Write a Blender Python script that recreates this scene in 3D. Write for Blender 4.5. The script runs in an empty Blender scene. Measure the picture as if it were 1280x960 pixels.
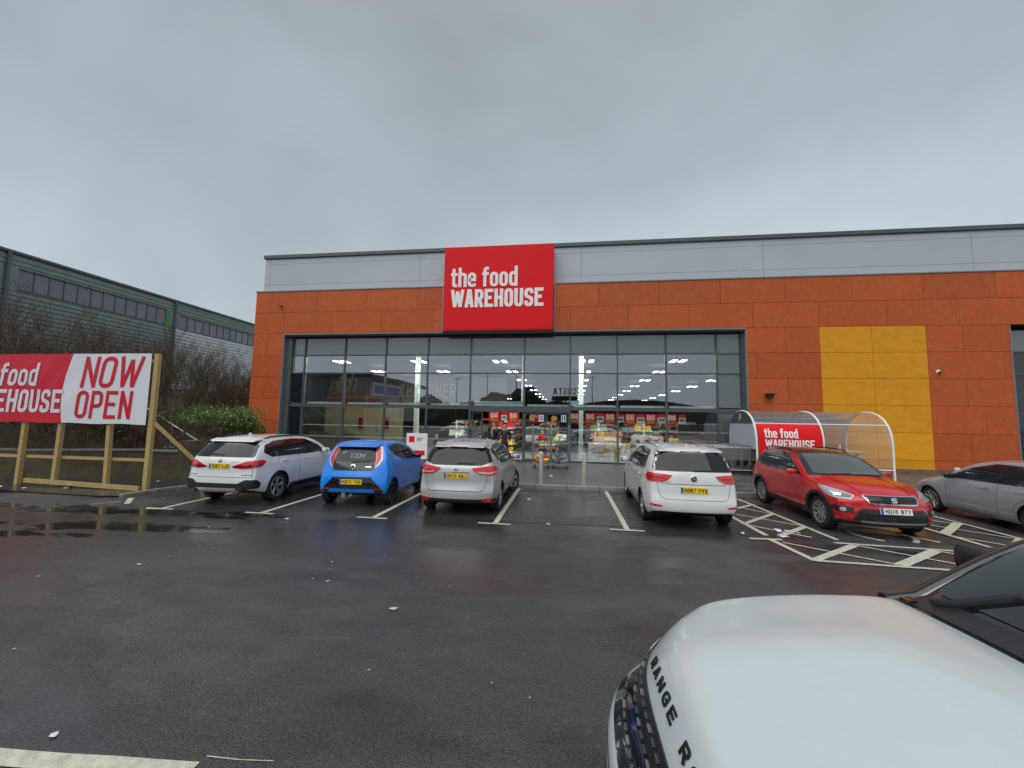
import bpy, bmesh, math, random
import numpy as np
from mathutils import Vector, Matrix
from mathutils.bvhtree import BVHTree
from mathutils.geometry import delaunay_2d_cdt

random.seed(7)
PI = math.pi
SC = bpy.context.scene
COL = SC.collection

# ------------------------------------------------------------------ camera
EYE = 1.979
CAM_F, PITCH, ROLL, YAW = 505.5 / 1280 * 36, .0860, .01752, -.139
cp, sp, cy, sy = math.cos(PITCH), math.sin(PITCH), math.cos(YAW), math.sin(YAW)
fwd = Vector((sy * cp, cy * cp, sp)); rgt = Vector((cy, -sy, 0)); upv = rgt.cross(fwd)
r2 = rgt * math.cos(ROLL) + upv * math.sin(ROLL); u2 = -rgt * math.sin(ROLL) + upv * math.cos(ROLL)
cam = bpy.data.cameras.new('camera'); cam.sensor_width = 36; cam.lens = CAM_F
cam.clip_start = .05; cam.clip_end = 2000
co = bpy.data.objects.new('camera', cam); COL.objects.link(co)
M = Matrix((r2, u2, -fwd)).transposed().to_4x4(); M.translation = Vector((0, 0, EYE))
co.matrix_world = M
SC.camera = co

# ------------------------------------------------------------------ sky, sun, exposure
world = bpy.data.worlds.new("World"); SC.world = world; world.use_nodes = True
nt = world.node_tree; nt.nodes.clear()
def N(nt, kind, **kw):
    n = nt.nodes.new(kind)
    for k, v in kw.items():
        if k in n.inputs: n.inputs[k].default_value = v
        else: setattr(n, k, v)
    return n
SUN_EL, SUN_AZ = math.radians(58), math.radians(200)      # azimuth from +Y towards +X
out = N(nt, 'ShaderNodeOutputWorld'); bg = N(nt, 'ShaderNodeBackground'); bg.inputs['Strength'].default_value = .1
sky = N(nt, 'ShaderNodeTexSky', sky_type='NISHITA', sun_disc=False, sun_elevation=SUN_EL, sun_rotation=SUN_AZ, air_density=1, dust_density=3)
tc = N(nt, 'ShaderNodeTexCoord'); sep = N(nt, 'ShaderNodeSeparateXYZ')
mp = N(nt, 'ShaderNodeMapping'); mp.inputs['Scale'].default_value = (1.0, 1.0, 1.25); mp.inputs['Rotation'].default_value = (.3, .5, .4)
nz = N(nt, 'ShaderNodeTexNoise', Scale=1.15, Detail=7, Roughness=.5, Distortion=.25)
rmp = N(nt, 'ShaderNodeValToRGB')
rmp.color_ramp.elements[0].position = 0.0; rmp.color_ramp.elements[0].color = (5.2, 5.9, 6.4, 1)
rmp.color_ramp.elements[1].position = .9; rmp.color_ramp.elements[1].color = (2.95, 3.3, 3.55, 1)
e = rmp.color_ramp.elements.new(.22); e.color = (4.2, 4.8, 5.2, 1)
e = rmp.color_ramp.elements.new(.5); e.color = (3.1, 3.5, 3.8, 1)
cr = N(nt, 'ShaderNodeMapRange'); cr.inputs['From Min'].default_value = .33; cr.inputs['From Max'].default_value = .67
cr.inputs['To Min'].default_value = .79; cr.inputs['To Max'].default_value = 1.20
mul = N(nt, 'ShaderNodeMix', data_type='RGBA', blend_type='MULTIPLY'); mul.inputs[0].default_value = 1
mix = N(nt, 'ShaderNodeMix', data_type='RGBA'); mix.inputs[0].default_value = .06
L = nt.links.new
L(tc.outputs['Generated'], sep.inputs[0]); L(sep.outputs['Z'], rmp.inputs[0]); L(tc.outputs['Generated'], mp.inputs[0])
L(mp.outputs[0], nz.inputs['Vector']); L(nz.outputs[0], cr.inputs[0])
L(rmp.outputs[0], mul.inputs[6]); L(cr.outputs[0], mul.inputs[7])
L(mul.outputs[2], mix.inputs[6]); L(sky.outputs[0], mix.inputs[7]); L(mix.outputs[2], bg.inputs[0]); L(bg.outputs[0], out.inputs[0])
sl = bpy.data.lights.new('sun', 'SUN'); sl.energy = 1.5; sl.angle = math.radians(75); sl.color = (1, .975, .94)
so = bpy.data.objects.new('sun', sl); COL.objects.link(so)
sd = Vector((math.sin(SUN_AZ) * math.cos(SUN_EL), math.cos(SUN_AZ) * math.cos(SUN_EL), math.sin(SUN_EL)))
so.rotation_euler = sd.to_track_quat('Z', 'Y').to_euler(); so.location = (0, 0, 40)
SC.view_settings.view_transform = 'Standard'; SC.view_settings.look = 'None'
SC.view_settings.exposure = 0.40; SC.view_settings.gamma = 1

# ------------------------------------------------------------------ helpers
def tag(o, label=None, cat=None, group=None, kind=None):
    if label: o['label'] = label
    if cat: o['category'] = cat
    if group: o['group'] = group
    if kind: o['kind'] = kind
    return o
def empty(name, loc=(0, 0, 0), rz=0, label=None, cat=None, group=None, kind=None):
    o = bpy.data.objects.new(name, None); COL.objects.link(o); o.location = loc; o.rotation_euler = (0, 0, rz)
    o.empty_display_size = .2
    return tag(o, label, cat, group, kind)
def link(name, me, parent=None, mat=None, loc=None):
    if mat is not None and not me.materials:
        for m in (mat if isinstance(mat, (list, tuple)) else [mat]): me.materials.append(m)
    o = bpy.data.objects.new(name, me); COL.objects.link(o)
    if parent: o.parent = parent
    if loc: o.location = loc
    return o
def copy_tree(o, parent=None):
    c = o.copy(); COL.objects.link(c); c.parent = parent
    for ch in list(o.children):
        copy_tree(ch, c)
    return c
class MB:
    def __init__(s): s.v = []; s.f = []; s.m = []
    def add(s, vs, fs, mi=0):
        b = len(s.v); s.v += [tuple(v) for v in vs]; s.f += [tuple(b + i for i in f) for f in fs]; s.m += [mi] * len(fs); return s
    def box(s, x0, y0, z0, x1, y1, z1, mi=0):
        return s.add([(x0, y0, z0), (x1, y0, z0), (x1, y1, z0), (x0, y1, z0), (x0, y0, z1), (x1, y0, z1), (x1, y1, z1), (x0, y1, z1)],
              [(0, 3, 2, 1), (4, 5, 6, 7), (0, 1, 5, 4), (1, 2, 6, 5), (2, 3, 7, 6), (3, 0, 4, 7)], mi)
    def bar(s, a, b, w, h=None, up=(0, 0, 1), mi=0):
        a = Vector(a); b = Vector(b); h = h or w; d = (b - a).normalized(); u = Vector(up)
        if abs(d.dot(u)) > .98: u = Vector((1, 0, 0))
        sx = d.cross(u).normalized() * w / 2; uz = sx.cross(d).normalized() * h / 2
        vs = [p + k * sx + l * uz for p in (a, b) for k, l in ((-1, -1), (1, -1), (1, 1), (-1, 1))]
        return s.add(vs, [(0, 1, 2, 3), (7, 6, 5, 4), (0, 4, 5, 1), (1, 5, 6, 2), (2, 6, 7, 3), (3, 7, 4, 0)], mi)
    def tube(s, pts, r, n=8, mi=0, caps=True):
        pts = [Vector(p) for p in pts]; rs = r if isinstance(r, (list, tuple)) else [r] * len(pts)
        rings = []; ref = Vector((0, 0, 1))
        for i, p in enumerate(pts):
            d = (pts[min(i + 1, len(pts) - 1)] - pts[max(i - 1, 0)]).normalized()
            if abs(d.dot(ref)) > .95: ref = Vector((1, 0, 0)) if abs(d.x) < .9 else Vector((0, 1, 0))
            a = d.cross(ref).normalized(); b = d.cross(a).normalized()
            rings.append([p + rs[i] * (a * math.cos(2 * PI * k / n) + b * math.sin(2 * PI * k / n)) for k in range(n)])
        vs = [q for r_ in rings for q in r_]; fs = []
        for i in range(len(pts) - 1):
            for k in range(n): fs.append((i * n + k, i * n + (k + 1) % n, (i + 1) * n + (k + 1) % n, (i + 1) * n + k))
        if caps: fs.append(tuple(range(n))[::-1]); fs.append(tuple((len(pts) - 1) * n + k for k in range(n)))
        return s.add(vs, fs, mi)
    def lathe(s, prof, n=24, mat=None, mi=0):       # prof (r,h) about local Z ; mat places it
        mat = mat or Matrix(); vs = []; fs = []; m = len(prof)
        for k in range(n):
            a = 2 * PI * k / n
            for r, h in prof: vs.append(mat @ Vector((r * math.cos(a), r * math.sin(a), h)))
        for k in range(n):
            for i in range(m - 1):
                fs.append((k * m + i, ((k + 1) % n) * m + i, ((k + 1) % n) * m + i + 1, k * m + i + 1))
        return s.add(vs, fs, mi)
    def mesh(s, name='mesh', smooth=False, bevel=0):
        me = bpy.data.meshes.new(name); me.from_pydata(s.v, [], s.f)
        if any(s.m): me.polygons.foreach_set('material_index', s.m)
        bm = bmesh.new(); bm.from_mesh(me); bmesh.ops.recalc_face_normals(bm, faces=bm.faces)
        if bevel: bmesh.ops.bevel(bm, geom=[e for e in bm.edges if e.calc_face_angle(0) > .6], offset=bevel, segments=1, affect='EDGES')
        bm.to_mesh(me); bm.free()
        if smooth:
            me.polygons.foreach_set('use_smooth', [True] * len(me.polygons))
            try: me.set_sharp_from_angle(angle=math.radians(smooth if smooth is not True else 40))
            except Exception: pass
        me.update(); return me
    def build(s, name, mat, parent=None, smooth=False, bevel=0, loc=None):
        return link(name, s.mesh(name, smooth, bevel), parent, mat, loc)

# ------------------------------------------------------------------ materials
MATS = {}
def pmat(name, col, rough=.5, metal=0, coat=0, spec=.5, noise=0, nscale=8, bump=0, bscale=200, rnoise=0, objvar=0, emit=0, coat_rough=.03, stretch=(1, 1, 1), detail=4):
    m = bpy.data.materials.new(name); m.use_nodes = True; t = m.node_tree; p = t.nodes['Principled BSDF']
    p.inputs['Base Color'].default_value = (*col, 1); p.inputs['Roughness'].default_value = rough; p.inputs['Metallic'].default_value = metal
    p.inputs['Coat Weight'].default_value = coat; p.inputs['Coat Roughness'].default_value = coat_rough
    p.inputs['Specular IOR Level'].default_value = spec
    if emit: p.inputs['Emission Color'].default_value = (*col, 1); p.inputs['Emission Strength'].default_value = emit
    c = N(t, 'ShaderNodeTexCoord'); mpg = N(t, 'ShaderNodeMapping'); mpg.inputs['Scale'].default_value = stretch
    t.links.new(c.outputs['Object'], mpg.inputs[0])
    last = None
    if noise:
        n = N(t, 'ShaderNodeTexNoise', Scale=nscale, Detail=detail, Roughness=.65); t.links.new(mpg.outputs[0], n.inputs['Vector'])
        mr = N(t, 'ShaderNodeMapRange'); mr.inputs['From Min'].default_value = .25; mr.inputs['From Max'].default_value = .75
        mr.inputs['To Min'].default_value = 1 - noise; mr.inputs['To Max'].default_value = 1 + noise
        t.links.new(n.outputs[0], mr.inputs[0])
        mx = N(t, 'ShaderNodeMix', data_type='RGBA', blend_type='MULTIPLY'); mx.inputs[0].default_value = 1
        mx.inputs[6].default_value = (*col, 1); t.links.new(mr.outputs[0], mx.inputs[7]); last = mx.outputs[2]
        if rnoise:
            rr = N(t, 'ShaderNodeMapRange'); rr.inputs['To Min'].default_value = max(0, rough - rnoise); rr.inputs['To Max'].default_value = rough + rnoise
            rr.inputs['From Min'].default_value = .3; rr.inputs['From Max'].default_value = .7
            t.links.new(n.outputs[0], rr.inputs[0]); t.links.new(rr.outputs[0], p.inputs['Roughness'])
    if objvar:
        oi = N(t, 'ShaderNodeObjectInfo'); mr2 = N(t, 'ShaderNodeMapRange'); mr2.inputs['To Min'].default_value = 1 - objvar; mr2.inputs['To Max'].default_value = 1 + objvar
        t.links.new(oi.outputs['Random'], mr2.inputs[0])
        mx2 = N(t, 'ShaderNodeMix', data_type='RGBA', blend_type='MULTIPLY'); mx2.inputs[0].default_value = 1
        if last: t.links.new(last, mx2.inputs[6])
        else: mx2.inputs[6].default_value = (*col, 1)
        t.links.new(mr2.outputs[0], mx2.inputs[7]); last = mx2.outputs[2]
    if last: t.links.new(last, p.inputs['Base Color'])
    if bump:
        n2 = N(t, 'ShaderNodeTexNoise', Scale=bscale, Detail=3); t.links.new(mpg.outputs[0], n2.inputs['Vector'])
        b = N(t, 'ShaderNodeBump'); b.inputs['Strength'].default_value = bump; b.inputs['Distance'].default_value = .01
        t.links.new(n2.outputs[0], b.inputs['Height']); t.links.new(b.outputs[0], p.inputs['Normal'])
    MATS[name] = m; return m
def glass_mat(name, tint, refl, base_opacity=0.0):
    m = bpy.data.materials.new(name); m.use_nodes = True; t = m.node_tree; t.nodes.clear()
    o = N(t, 'ShaderNodeOutputMaterial'); tr = N(t, 'ShaderNodeBsdfTransparent'); tr.inputs[0].default_value = (*tint, 1)
    g = N(t, 'ShaderNodeBsdfGlossy'); g.inputs['Roughness'].default_value = .01; g.inputs[0].default_value = (.93, .92, 1.0, 1)
    fr = N(t, 'ShaderNodeFresnel'); fr.inputs[0].default_value = 1.5
    ma = N(t, 'ShaderNodeMath', operation='MULTIPLY_ADD'); ma.inputs[1].default_value = 1.0; ma.inputs[2].default_value = refl; ma.use_clamp = True
    mx = N(t, 'ShaderNodeMixShader'); t.links.new(fr.outputs[0], ma.inputs[0]); t.links.new(ma.outputs[0], mx.inputs[0])
    t.links.new(tr.outputs[0], mx.inputs[1]); t.links.new(g.outputs[0], mx.inputs[2]); t.links.new(mx.outputs[0], o.inputs[0])
    # slow waviness of real panes
    tcn = N(t, 'ShaderNodeTexCoord'); n2 = N(t, 'ShaderNodeTexNoise', Scale=.7, Detail=1); b = N(t, 'ShaderNodeBump')
    b.inputs['Strength'].default_value = .12; b.inputs['Distance'].default_value = .02
    t.links.new(tcn.outputs['Object'], n2.inputs['Vector']); t.links.new(n2.outputs[0], b.inputs['Height']); t.links.new(b.outputs[0], g.inputs['Normal'])
    MATS[name] = m; return m

m_orange = pmat('cladding orange', (.47, .094, .022), .55, spec=.3, noise=.17, nscale=7, bump=.15, bscale=60, objvar=.10, detail=10, stretch=(1, 1, .55))
m_yellow = pmat('cladding yellow', (.74, .32, .010), .55, spec=.3, noise=.13, nscale=5, bump=.15, bscale=60, objvar=.08, detail=10, stretch=(.6, 1, 1))
m_greyclad = pmat('grey composite', (.43, .465, .51), .42, noise=.05, nscale=.6)
m_trim = pmat('dark grey trim', (.07, .09, .095), .4, noise=.1)
m_trimmid = pmat('mid grey trim', (.20, .22, .23), .4)
m_void = pmat('black joint', (.012, .012, .013), .8)
m_glass = glass_mat('shop glass', (.88, .92, .90), .155)
m_clear = glass_mat('polycarbonate', (.95, .95, .95), .04)
_t = m_clear.node_tree; _o = [n for n in _t.nodes if n.type == 'OUTPUT_MATERIAL'][0]; _src = _o.inputs[0].links[0].from_socket
_d = N(_t, 'ShaderNodeBsdfTranslucent'); _d.inputs[0].default_value = (.8, .82, .83, 1); _d2 = N(_t, 'ShaderNodeBsdfDiffuse'); _d2.inputs[0].default_value = (.7, .72, .73, 1)
_a = N(_t, 'ShaderNodeMixShader'); _t.links.new(_d.outputs[0], _a.inputs[1]); _t.links.new(_d2.outputs[0], _a.inputs[2])
_m = N(_t, 'ShaderNodeMixShader'); _m.inputs[0].default_value = .16; _t.links.new(_src, _m.inputs[1]); _t.links.new(_a.outputs[0], _m.inputs[2]); _t.links.new(_m.outputs[0], _o.inputs[0])
m_spandrel = pmat('spandrel glass', (.09, .11, .105), .08, noise=.05, nscale=.5, spec=1.0, coat=1)
m_spandark = pmat('spandrel dark glass', (.015, .018, .026), .06, coat=.6)
m_signred = pmat('sign red', (.76, .006, .010), .6, spec=.25, noise=.04, nscale=1)
m_white = pmat('white print', (.86, .85, .83), .5, noise=.03)
m_dgw = pmat('lettering return', (.25, .2, .18), .5)
m_floor = pmat('shop floor tile', (.34, .35, .34), .25, noise=.1, nscale=3)
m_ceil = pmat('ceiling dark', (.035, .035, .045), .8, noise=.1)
m_inwall = pmat('interior wall', (.24, .23, .14), .7, noise=.05)
m_indark = pmat('interior dark wall', (.06, .05, .05), .8, noise=.15)
m_steel = pmat('painted steel pale green', (.76, .88, .82), .45, noise=.05, nscale=3)
m_light = pmat('ceiling light', (1, .98, .9), .5, emit=7)
m_fill = pmat('added fill light', (1, .97, .9), .5, emit=150)  # only for the added fill lamps, far stronger than the ceiling lights
m_galv = pmat('galvanised steel', (.42, .43, .44), .38, metal=.8, noise=.12, nscale=20)
m_chrome = pmat('chrome', (.75, .76, .77), .12, metal=1)
m_plastic = pmat('black plastic', (.018, .018, .02), .45, noise=.15, nscale=30)
m_rubber = pmat('tyre rubber', (.016, .016, .017), .75, noise=.3, nscale=14)
m_alloy = pmat('alloy rim', (.48, .49, .50), .28, metal=.85, noise=.1, nscale=10)
m_alloyd = pmat('alloy recess', (.03, .03, .032), .6)
m_gloss = pmat('gloss black', (.010, .010, .012), .06, coat=.5)
m_carglass = pmat('tinted car glass', (.012, .015, .016), .04, spec=.45, coat=0, noise=.4, nscale=2.5)
m_lampred = pmat('tail lamp red', (.66, .008, .012), .12, coat=1, noise=.25, nscale=14)
m_lampdk = pmat('tail lamp deep red', (.18, .004, .008), .12, coat=1)
m_lampcl = pmat('clear lamp', (.55, .56, .58), .1, coat=1, metal=.3, noise=.35, nscale=26)
m_plateY = pmat('plate yellow', (.86, .56, .01), .35, noise=.05, nscale=10)
m_plateW = pmat('plate white', (.80, .81, .80), .35, noise=.04, nscale=10)
m_blue = pmat('plate blue band', (.02, .08, .45), .35)
m_black = pmat('black print', (.01, .01, .01), .5)
m_timber = pmat('treated timber', (.46, .33, .13), .65, noise=.28, nscale=4, stretch=(3, 3, 14), bump=.2, bscale=40)
m_line = pmat('road paint', (.58, .57, .46), .45, noise=.34, nscale=14, bump=.5, bscale=90, detail=8)
m_kerb = pmat('kerb concrete', (.23, .22, .20), .45, noise=.25, nscale=6, bump=.3, bscale=60, objvar=.12)
m_brick = None

def paint(name, col, flake=0, rough=.25):
    return pmat(name, col, rough, metal=flake, coat=.9, noise=.045, nscale=3, bump=.012, bscale=160, coat_rough=.09)
p_white = paint('paint white', (.74, .76, .77))
p_white2 = paint('paint white warm', (.76, .77, .76))
p_white3 = paint('paint white blue cast', (.58, .65, .66))
def beads(m, scale=140, amt=.22):
    # fine rain beading standing on the paint: relief only
    t = m.node_tree; p = t.nodes['Principled BSDF']; K = t.links.new
    c = N(t, 'ShaderNodeTexCoord'); v = N(t, 'ShaderNodeTexVoronoi', Scale=scale); K(c.outputs['Object'], v.inputs['Vector'])
    r = N(t, 'ShaderNodeMapRange'); r.inputs['From Min'].default_value = .28; r.inputs['From Max'].default_value = .10; r.interpolation_type = 'SMOOTHSTEP'; K(v.outputs['Distance'], r.inputs[0])
    n = N(t, 'ShaderNodeTexNoise', Scale=9, Detail=3); K(c.outputs['Object'], n.inputs['Vector'])
    q = N(t, 'ShaderNodeMapRange'); q.inputs['From Min'].default_value = .45; q.inputs['From Max'].default_value = .6; K(n.outputs[0], q.inputs[0])
    x = N(t, 'ShaderNodeMath', operation='MULTIPLY'); K(r.outputs[0], x.inputs[0]); K(q.outputs[0], x.inputs[1])
    b = N(t, 'ShaderNodeBump'); b.inputs['Strength'].default_value = amt; b.inputs['Distance'].default_value = .004; K(x.outputs[0], b.inputs['Height']); K(b.outputs[0], p.inputs['Coat Normal']); K(b.outputs[0], p.inputs['Normal'])
beads(p_white3)
p_blue = paint('paint blue', (.0, .25, .92))
p_silver = paint('paint silver', (.50, .52, .52), .35)
p_red = paint('paint red', (.55, .004, .008))
p_greysilver = paint('paint grey silver', (.43, .43, .47), .3)

def asphalt(name, wet_bias=0.0):
    m = bpy.data.materials.new(name); m.use_nodes = True; t = m.node_tree; p = t.nodes['Principled BSDF']; K = t.links.new
    c = N(t, 'ShaderNodeTexCoord'); OC = c.outputs['Object']
    def noise(scale, det, rough=.6, dist=0, mapping=None):
        n = N(t, 'ShaderNodeTexNoise', Scale=scale, Detail=det, Roughness=rough, Distortion=dist)
        if mapping:
            q = N(t, 'ShaderNodeMapping'); q.inputs['Rotation'].default_value = (0, 0, mapping[0]); q.inputs['Scale'].default_value = mapping[1]; K(OC, q.inputs[0]); K(q.outputs[0], n.inputs['Vector'])
        else: K(OC, n.inputs['Vector'])
        return n.outputs[0]
    def rng(src, a0, a1, b0, b1, smooth=False):
        r = N(t, 'ShaderNodeMapRange'); r.inputs['From Min'].default_value = a0; r.inputs['From Max'].default_value = a1; r.inputs['To Min'].default_value = b0; r.inputs['To Max'].default_value = b1
        if smooth: r.interpolation_type = 'SMOOTHSTEP'
        K(src, r.inputs[0]); return r.outputs[0]
    def mth(op, a_, b_, c_=None):
        n = N(t, 'ShaderNodeMath', operation=op)
        for i, v in enumerate((a_, b_, c_)):
            if v is None: continue
            if isinstance(v, (int, float)): n.inputs[i].default_value = v
            else: K(v, n.inputs[i])
        return n.outputs[0]
    vor = N(t, 'ShaderNodeTexVoronoi', Scale=72); K(OC, vor.inputs['Vector'])
    fn = noise(95, 3, .75); big = noise(.42, 5, .55, .4, (.3, (.55, 1.2, 1))); mid = noise(2.6, 6, .62, .3, (.15, (.6, 1.3, 1))); patch = noise(.17, 2, .5)
    def zone(cx, cy_, rx, ry, amp, e0, e1, rot=0):
        q = N(t, 'ShaderNodeMapping', vector_type='TEXTURE'); q.inputs['Location'].default_value = (cx, cy_, 0); q.inputs['Rotation'].default_value = (0, 0, rot); q.inputs['Scale'].default_value = (rx, ry, 1); K(OC, q.inputs[0])
        l = N(t, 'ShaderNodeVectorMath', operation='LENGTH'); K(q.outputs[0], l.inputs[0])
        d = mth('MULTIPLY_ADD', mth('SUBTRACT', mid, .5), -amp, l.outputs['Value'])
        return rng(d, e0, e1, 1, 0, True)
    def most(zs):
        acc = zs[0]
        for z_ in zs[1:]: acc = mth('MAXIMUM', acc, z_)
        return acc
    pud = most([zone(-8.9, 7.15, 2.9, .30, 4.5, .75, 1.15, .05), zone(-7.9, 6.15, 2.7, .24, 4.5, .7, 1.1, .12), zone(-9.0, 5.5, 1.8, .16, 4.0, .6, 1.0, .12), zone(-1.0, 11.3, .7, .22, 3, .7, 1.1), zone(-3.35, 9.3, .35, 1.4, 2.0, .6, 1.1)])
    damp = most([zone(-3.9, 6.3, 2.4, 1.1, 1.8, .4, 1.3, .1), zone(4.2, 4.7, 1.8, .7, 1.8, .3, 1.3), zone(.4, 5.6, 1.7, .7, 1.8, .2, 1.3), zone(-7.6, 6.4, 3.2, 1.6, 1.8, .5, 1.5), zone(-5.6, 9.6, 9, 1.6, 1.0, .7, 1.3)])
    wet = mth('MAXIMUM', rng(big, .42 - wet_bias, .58 - wet_bias, 0, 1, True), damp)
    rc = N(t, 'ShaderNodeValToRGB'); rc.color_ramp.elements[0].position = .36; rc.color_ramp.elements[0].color = (.008, .008, .010, 1)
    rc.color_ramp.elements[1].position = .70; rc.color_ramp.elements[1].color = (.096, .095, .099, 1); K(mth('MULTIPLY_ADD', vor.outputs['Distance'], .35, mth('MULTIPLY', fn, .85)), rc.inputs[0])
    def mulc(col, fac):
        x = N(t, 'ShaderNodeMix', data_type='RGBA', blend_type='MULTIPLY'); x.inputs[0].default_value = 1; K(col, x.inputs[6]); K(fac, x.inputs[7]); return x.outputs[2]
    col = mulc(rc.outputs[0], rng(mid, .3, .7, .78, 1.18)); col = mulc(col, rng(wet, 0, 1, 1.05, .62)); col = mulc(col, rng(patch, .35, .65, .85, 1.15)); col = mulc(col, rng(pud, 0, 1, 1, .45))
    K(col, p.inputs['Base Color'])
    rough = rng(wet, 0, 1, .50, .10)
    rmix = N(t, 'ShaderNodeMix', data_type='FLOAT'); K(pud, rmix.inputs[0]); K(rough, rmix.inputs[2]); rmix.inputs[3].default_value = .07; K(rmix.outputs[0], p.inputs['Roughness'])
    st = mth('MULTIPLY', rng(wet, 0, 1, 1.0, .22), rng(pud, 0, 1, 1, .03))
    b = N(t, 'ShaderNodeBump'); b.inputs['Distance'].default_value = .0065; K(st, b.inputs['Strength']); K(mth('ADD', vor.outputs['Distance'], fn), b.inputs['Height']); K(b.outputs[0], p.inputs['Normal'])
    p.inputs['Specular IOR Level'].default_value = .5
    return m
m_asphalt = asphalt('wet asphalt')
m_path = asphalt('footway asphalt', .05)

def brick_mat(name, c1, c2, mortar, scale, w, h, rough, bump=.5, moss=0):
    m = bpy.data.materials.new(name); m.use_nodes = True; t = m.node_tree; p = t.nodes['Principled BSDF']; K = t.links.new
    c = N(t, 'ShaderNodeTexCoord'); mpg = N(t, 'ShaderNodeMapping')
    br = N(t, 'ShaderNodeTexBrick', Scale=scale); br.inputs['Color1'].default_value = (*c1, 1); br.inputs['Color2'].default_value = (*c2, 1); br.inputs['Mortar'].default_value = (*mortar, 1)
    br.inputs['Mortar Size'].default_value = .012; br.inputs['Brick Width'].default_value = w; br.inputs['Row Height'].default_value = h
    K(c.outputs['Object'], mpg.inputs[0]); K(mpg.outputs[0], br.inputs['Vector'])
    n = N(t, 'ShaderNodeTexNoise', Scale=2.5, Detail=6); K(c.outputs['Object'], n.inputs['Vector'])
    last = br.outputs[0]
    mr = N(t, 'ShaderNodeMapRange'); mr.inputs['From Min'].default_value = .3; mr.inputs['From Max'].default_value = .7; mr.inputs['To Min'].default_value = .6; mr.inputs['To Max'].default_value = 1.25; K(n.outputs[0], mr.inputs[0])
    mx = N(t, 'ShaderNodeMix', data_type='RGBA', blend_type='MULTIPLY'); mx.inputs[0].default_value = 1; K(last, mx.inputs[6]); K(mr.outputs[0], mx.inputs[7]); last = mx.outputs[2]
    if moss:
        n3 = N(t, 'ShaderNodeTexNoise', Scale=3.2, Detail=8, Roughness=.7); K(c.outputs['Object'], n3.inputs['Vector'])
        r3 = N(t, 'ShaderNodeMapRange'); r3.inputs['From Min'].default_value = .48; r3.inputs['From Max'].default_value = .62; K(n3.outputs[0], r3.inputs[0])
        m3 = N(t, 'ShaderNodeMix', data_type='RGBA'); K(r3.outputs[0], m3.inputs[0]); K(last, m3.inputs[6]); m3.inputs[7].default_value = (.10, .14, .03, 1); last = m3.outputs[2]
    K(last, p.inputs['Base Color'])
    rr = N(t, 'ShaderNodeMapRange'); rr.inputs['To Min'].default_value = rough * .45; rr.inputs['To Max'].default_value = rough * 1.3; K(n.outputs[0], rr.inputs[0]); K(rr.outputs[0], p.inputs['Roughness'])
    b = N(t, 'ShaderNodeBump'); b.inputs['Strength'].default_value = bump; b.inputs['Distance'].default_value = .008; b.invert = True
    K(br.outputs['Fac'], b.inputs['Height']); K(b.outputs[0], p.inputs['Normal'])
    return m, mpg
m_paver, _mp = brick_mat('block paving', (.17, .17, .17), (.11, .115, .12), (.03, .03, .03), 1, .2, .1, .42); _mp.inputs['Rotation'].default_value = (0, 0, PI / 2)
m_wallbrick, _mp = brick_mat('old brick', (.17, .10, .065), (.12, .08, .055), (.10, .09, .08), 1, .225, .075, .9, moss=1); _mp.inputs['Rotation'].default_value = (PI / 2, 0, 0)
m_plinth, _mp = brick_mat('brown brick', (.24, .13, .07), (.17, .095, .055), (.16, .14, .12), 1, .225, .075, .8); _mp.inputs['Rotation'].default_value = (PI / 2, 0, 0)

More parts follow.
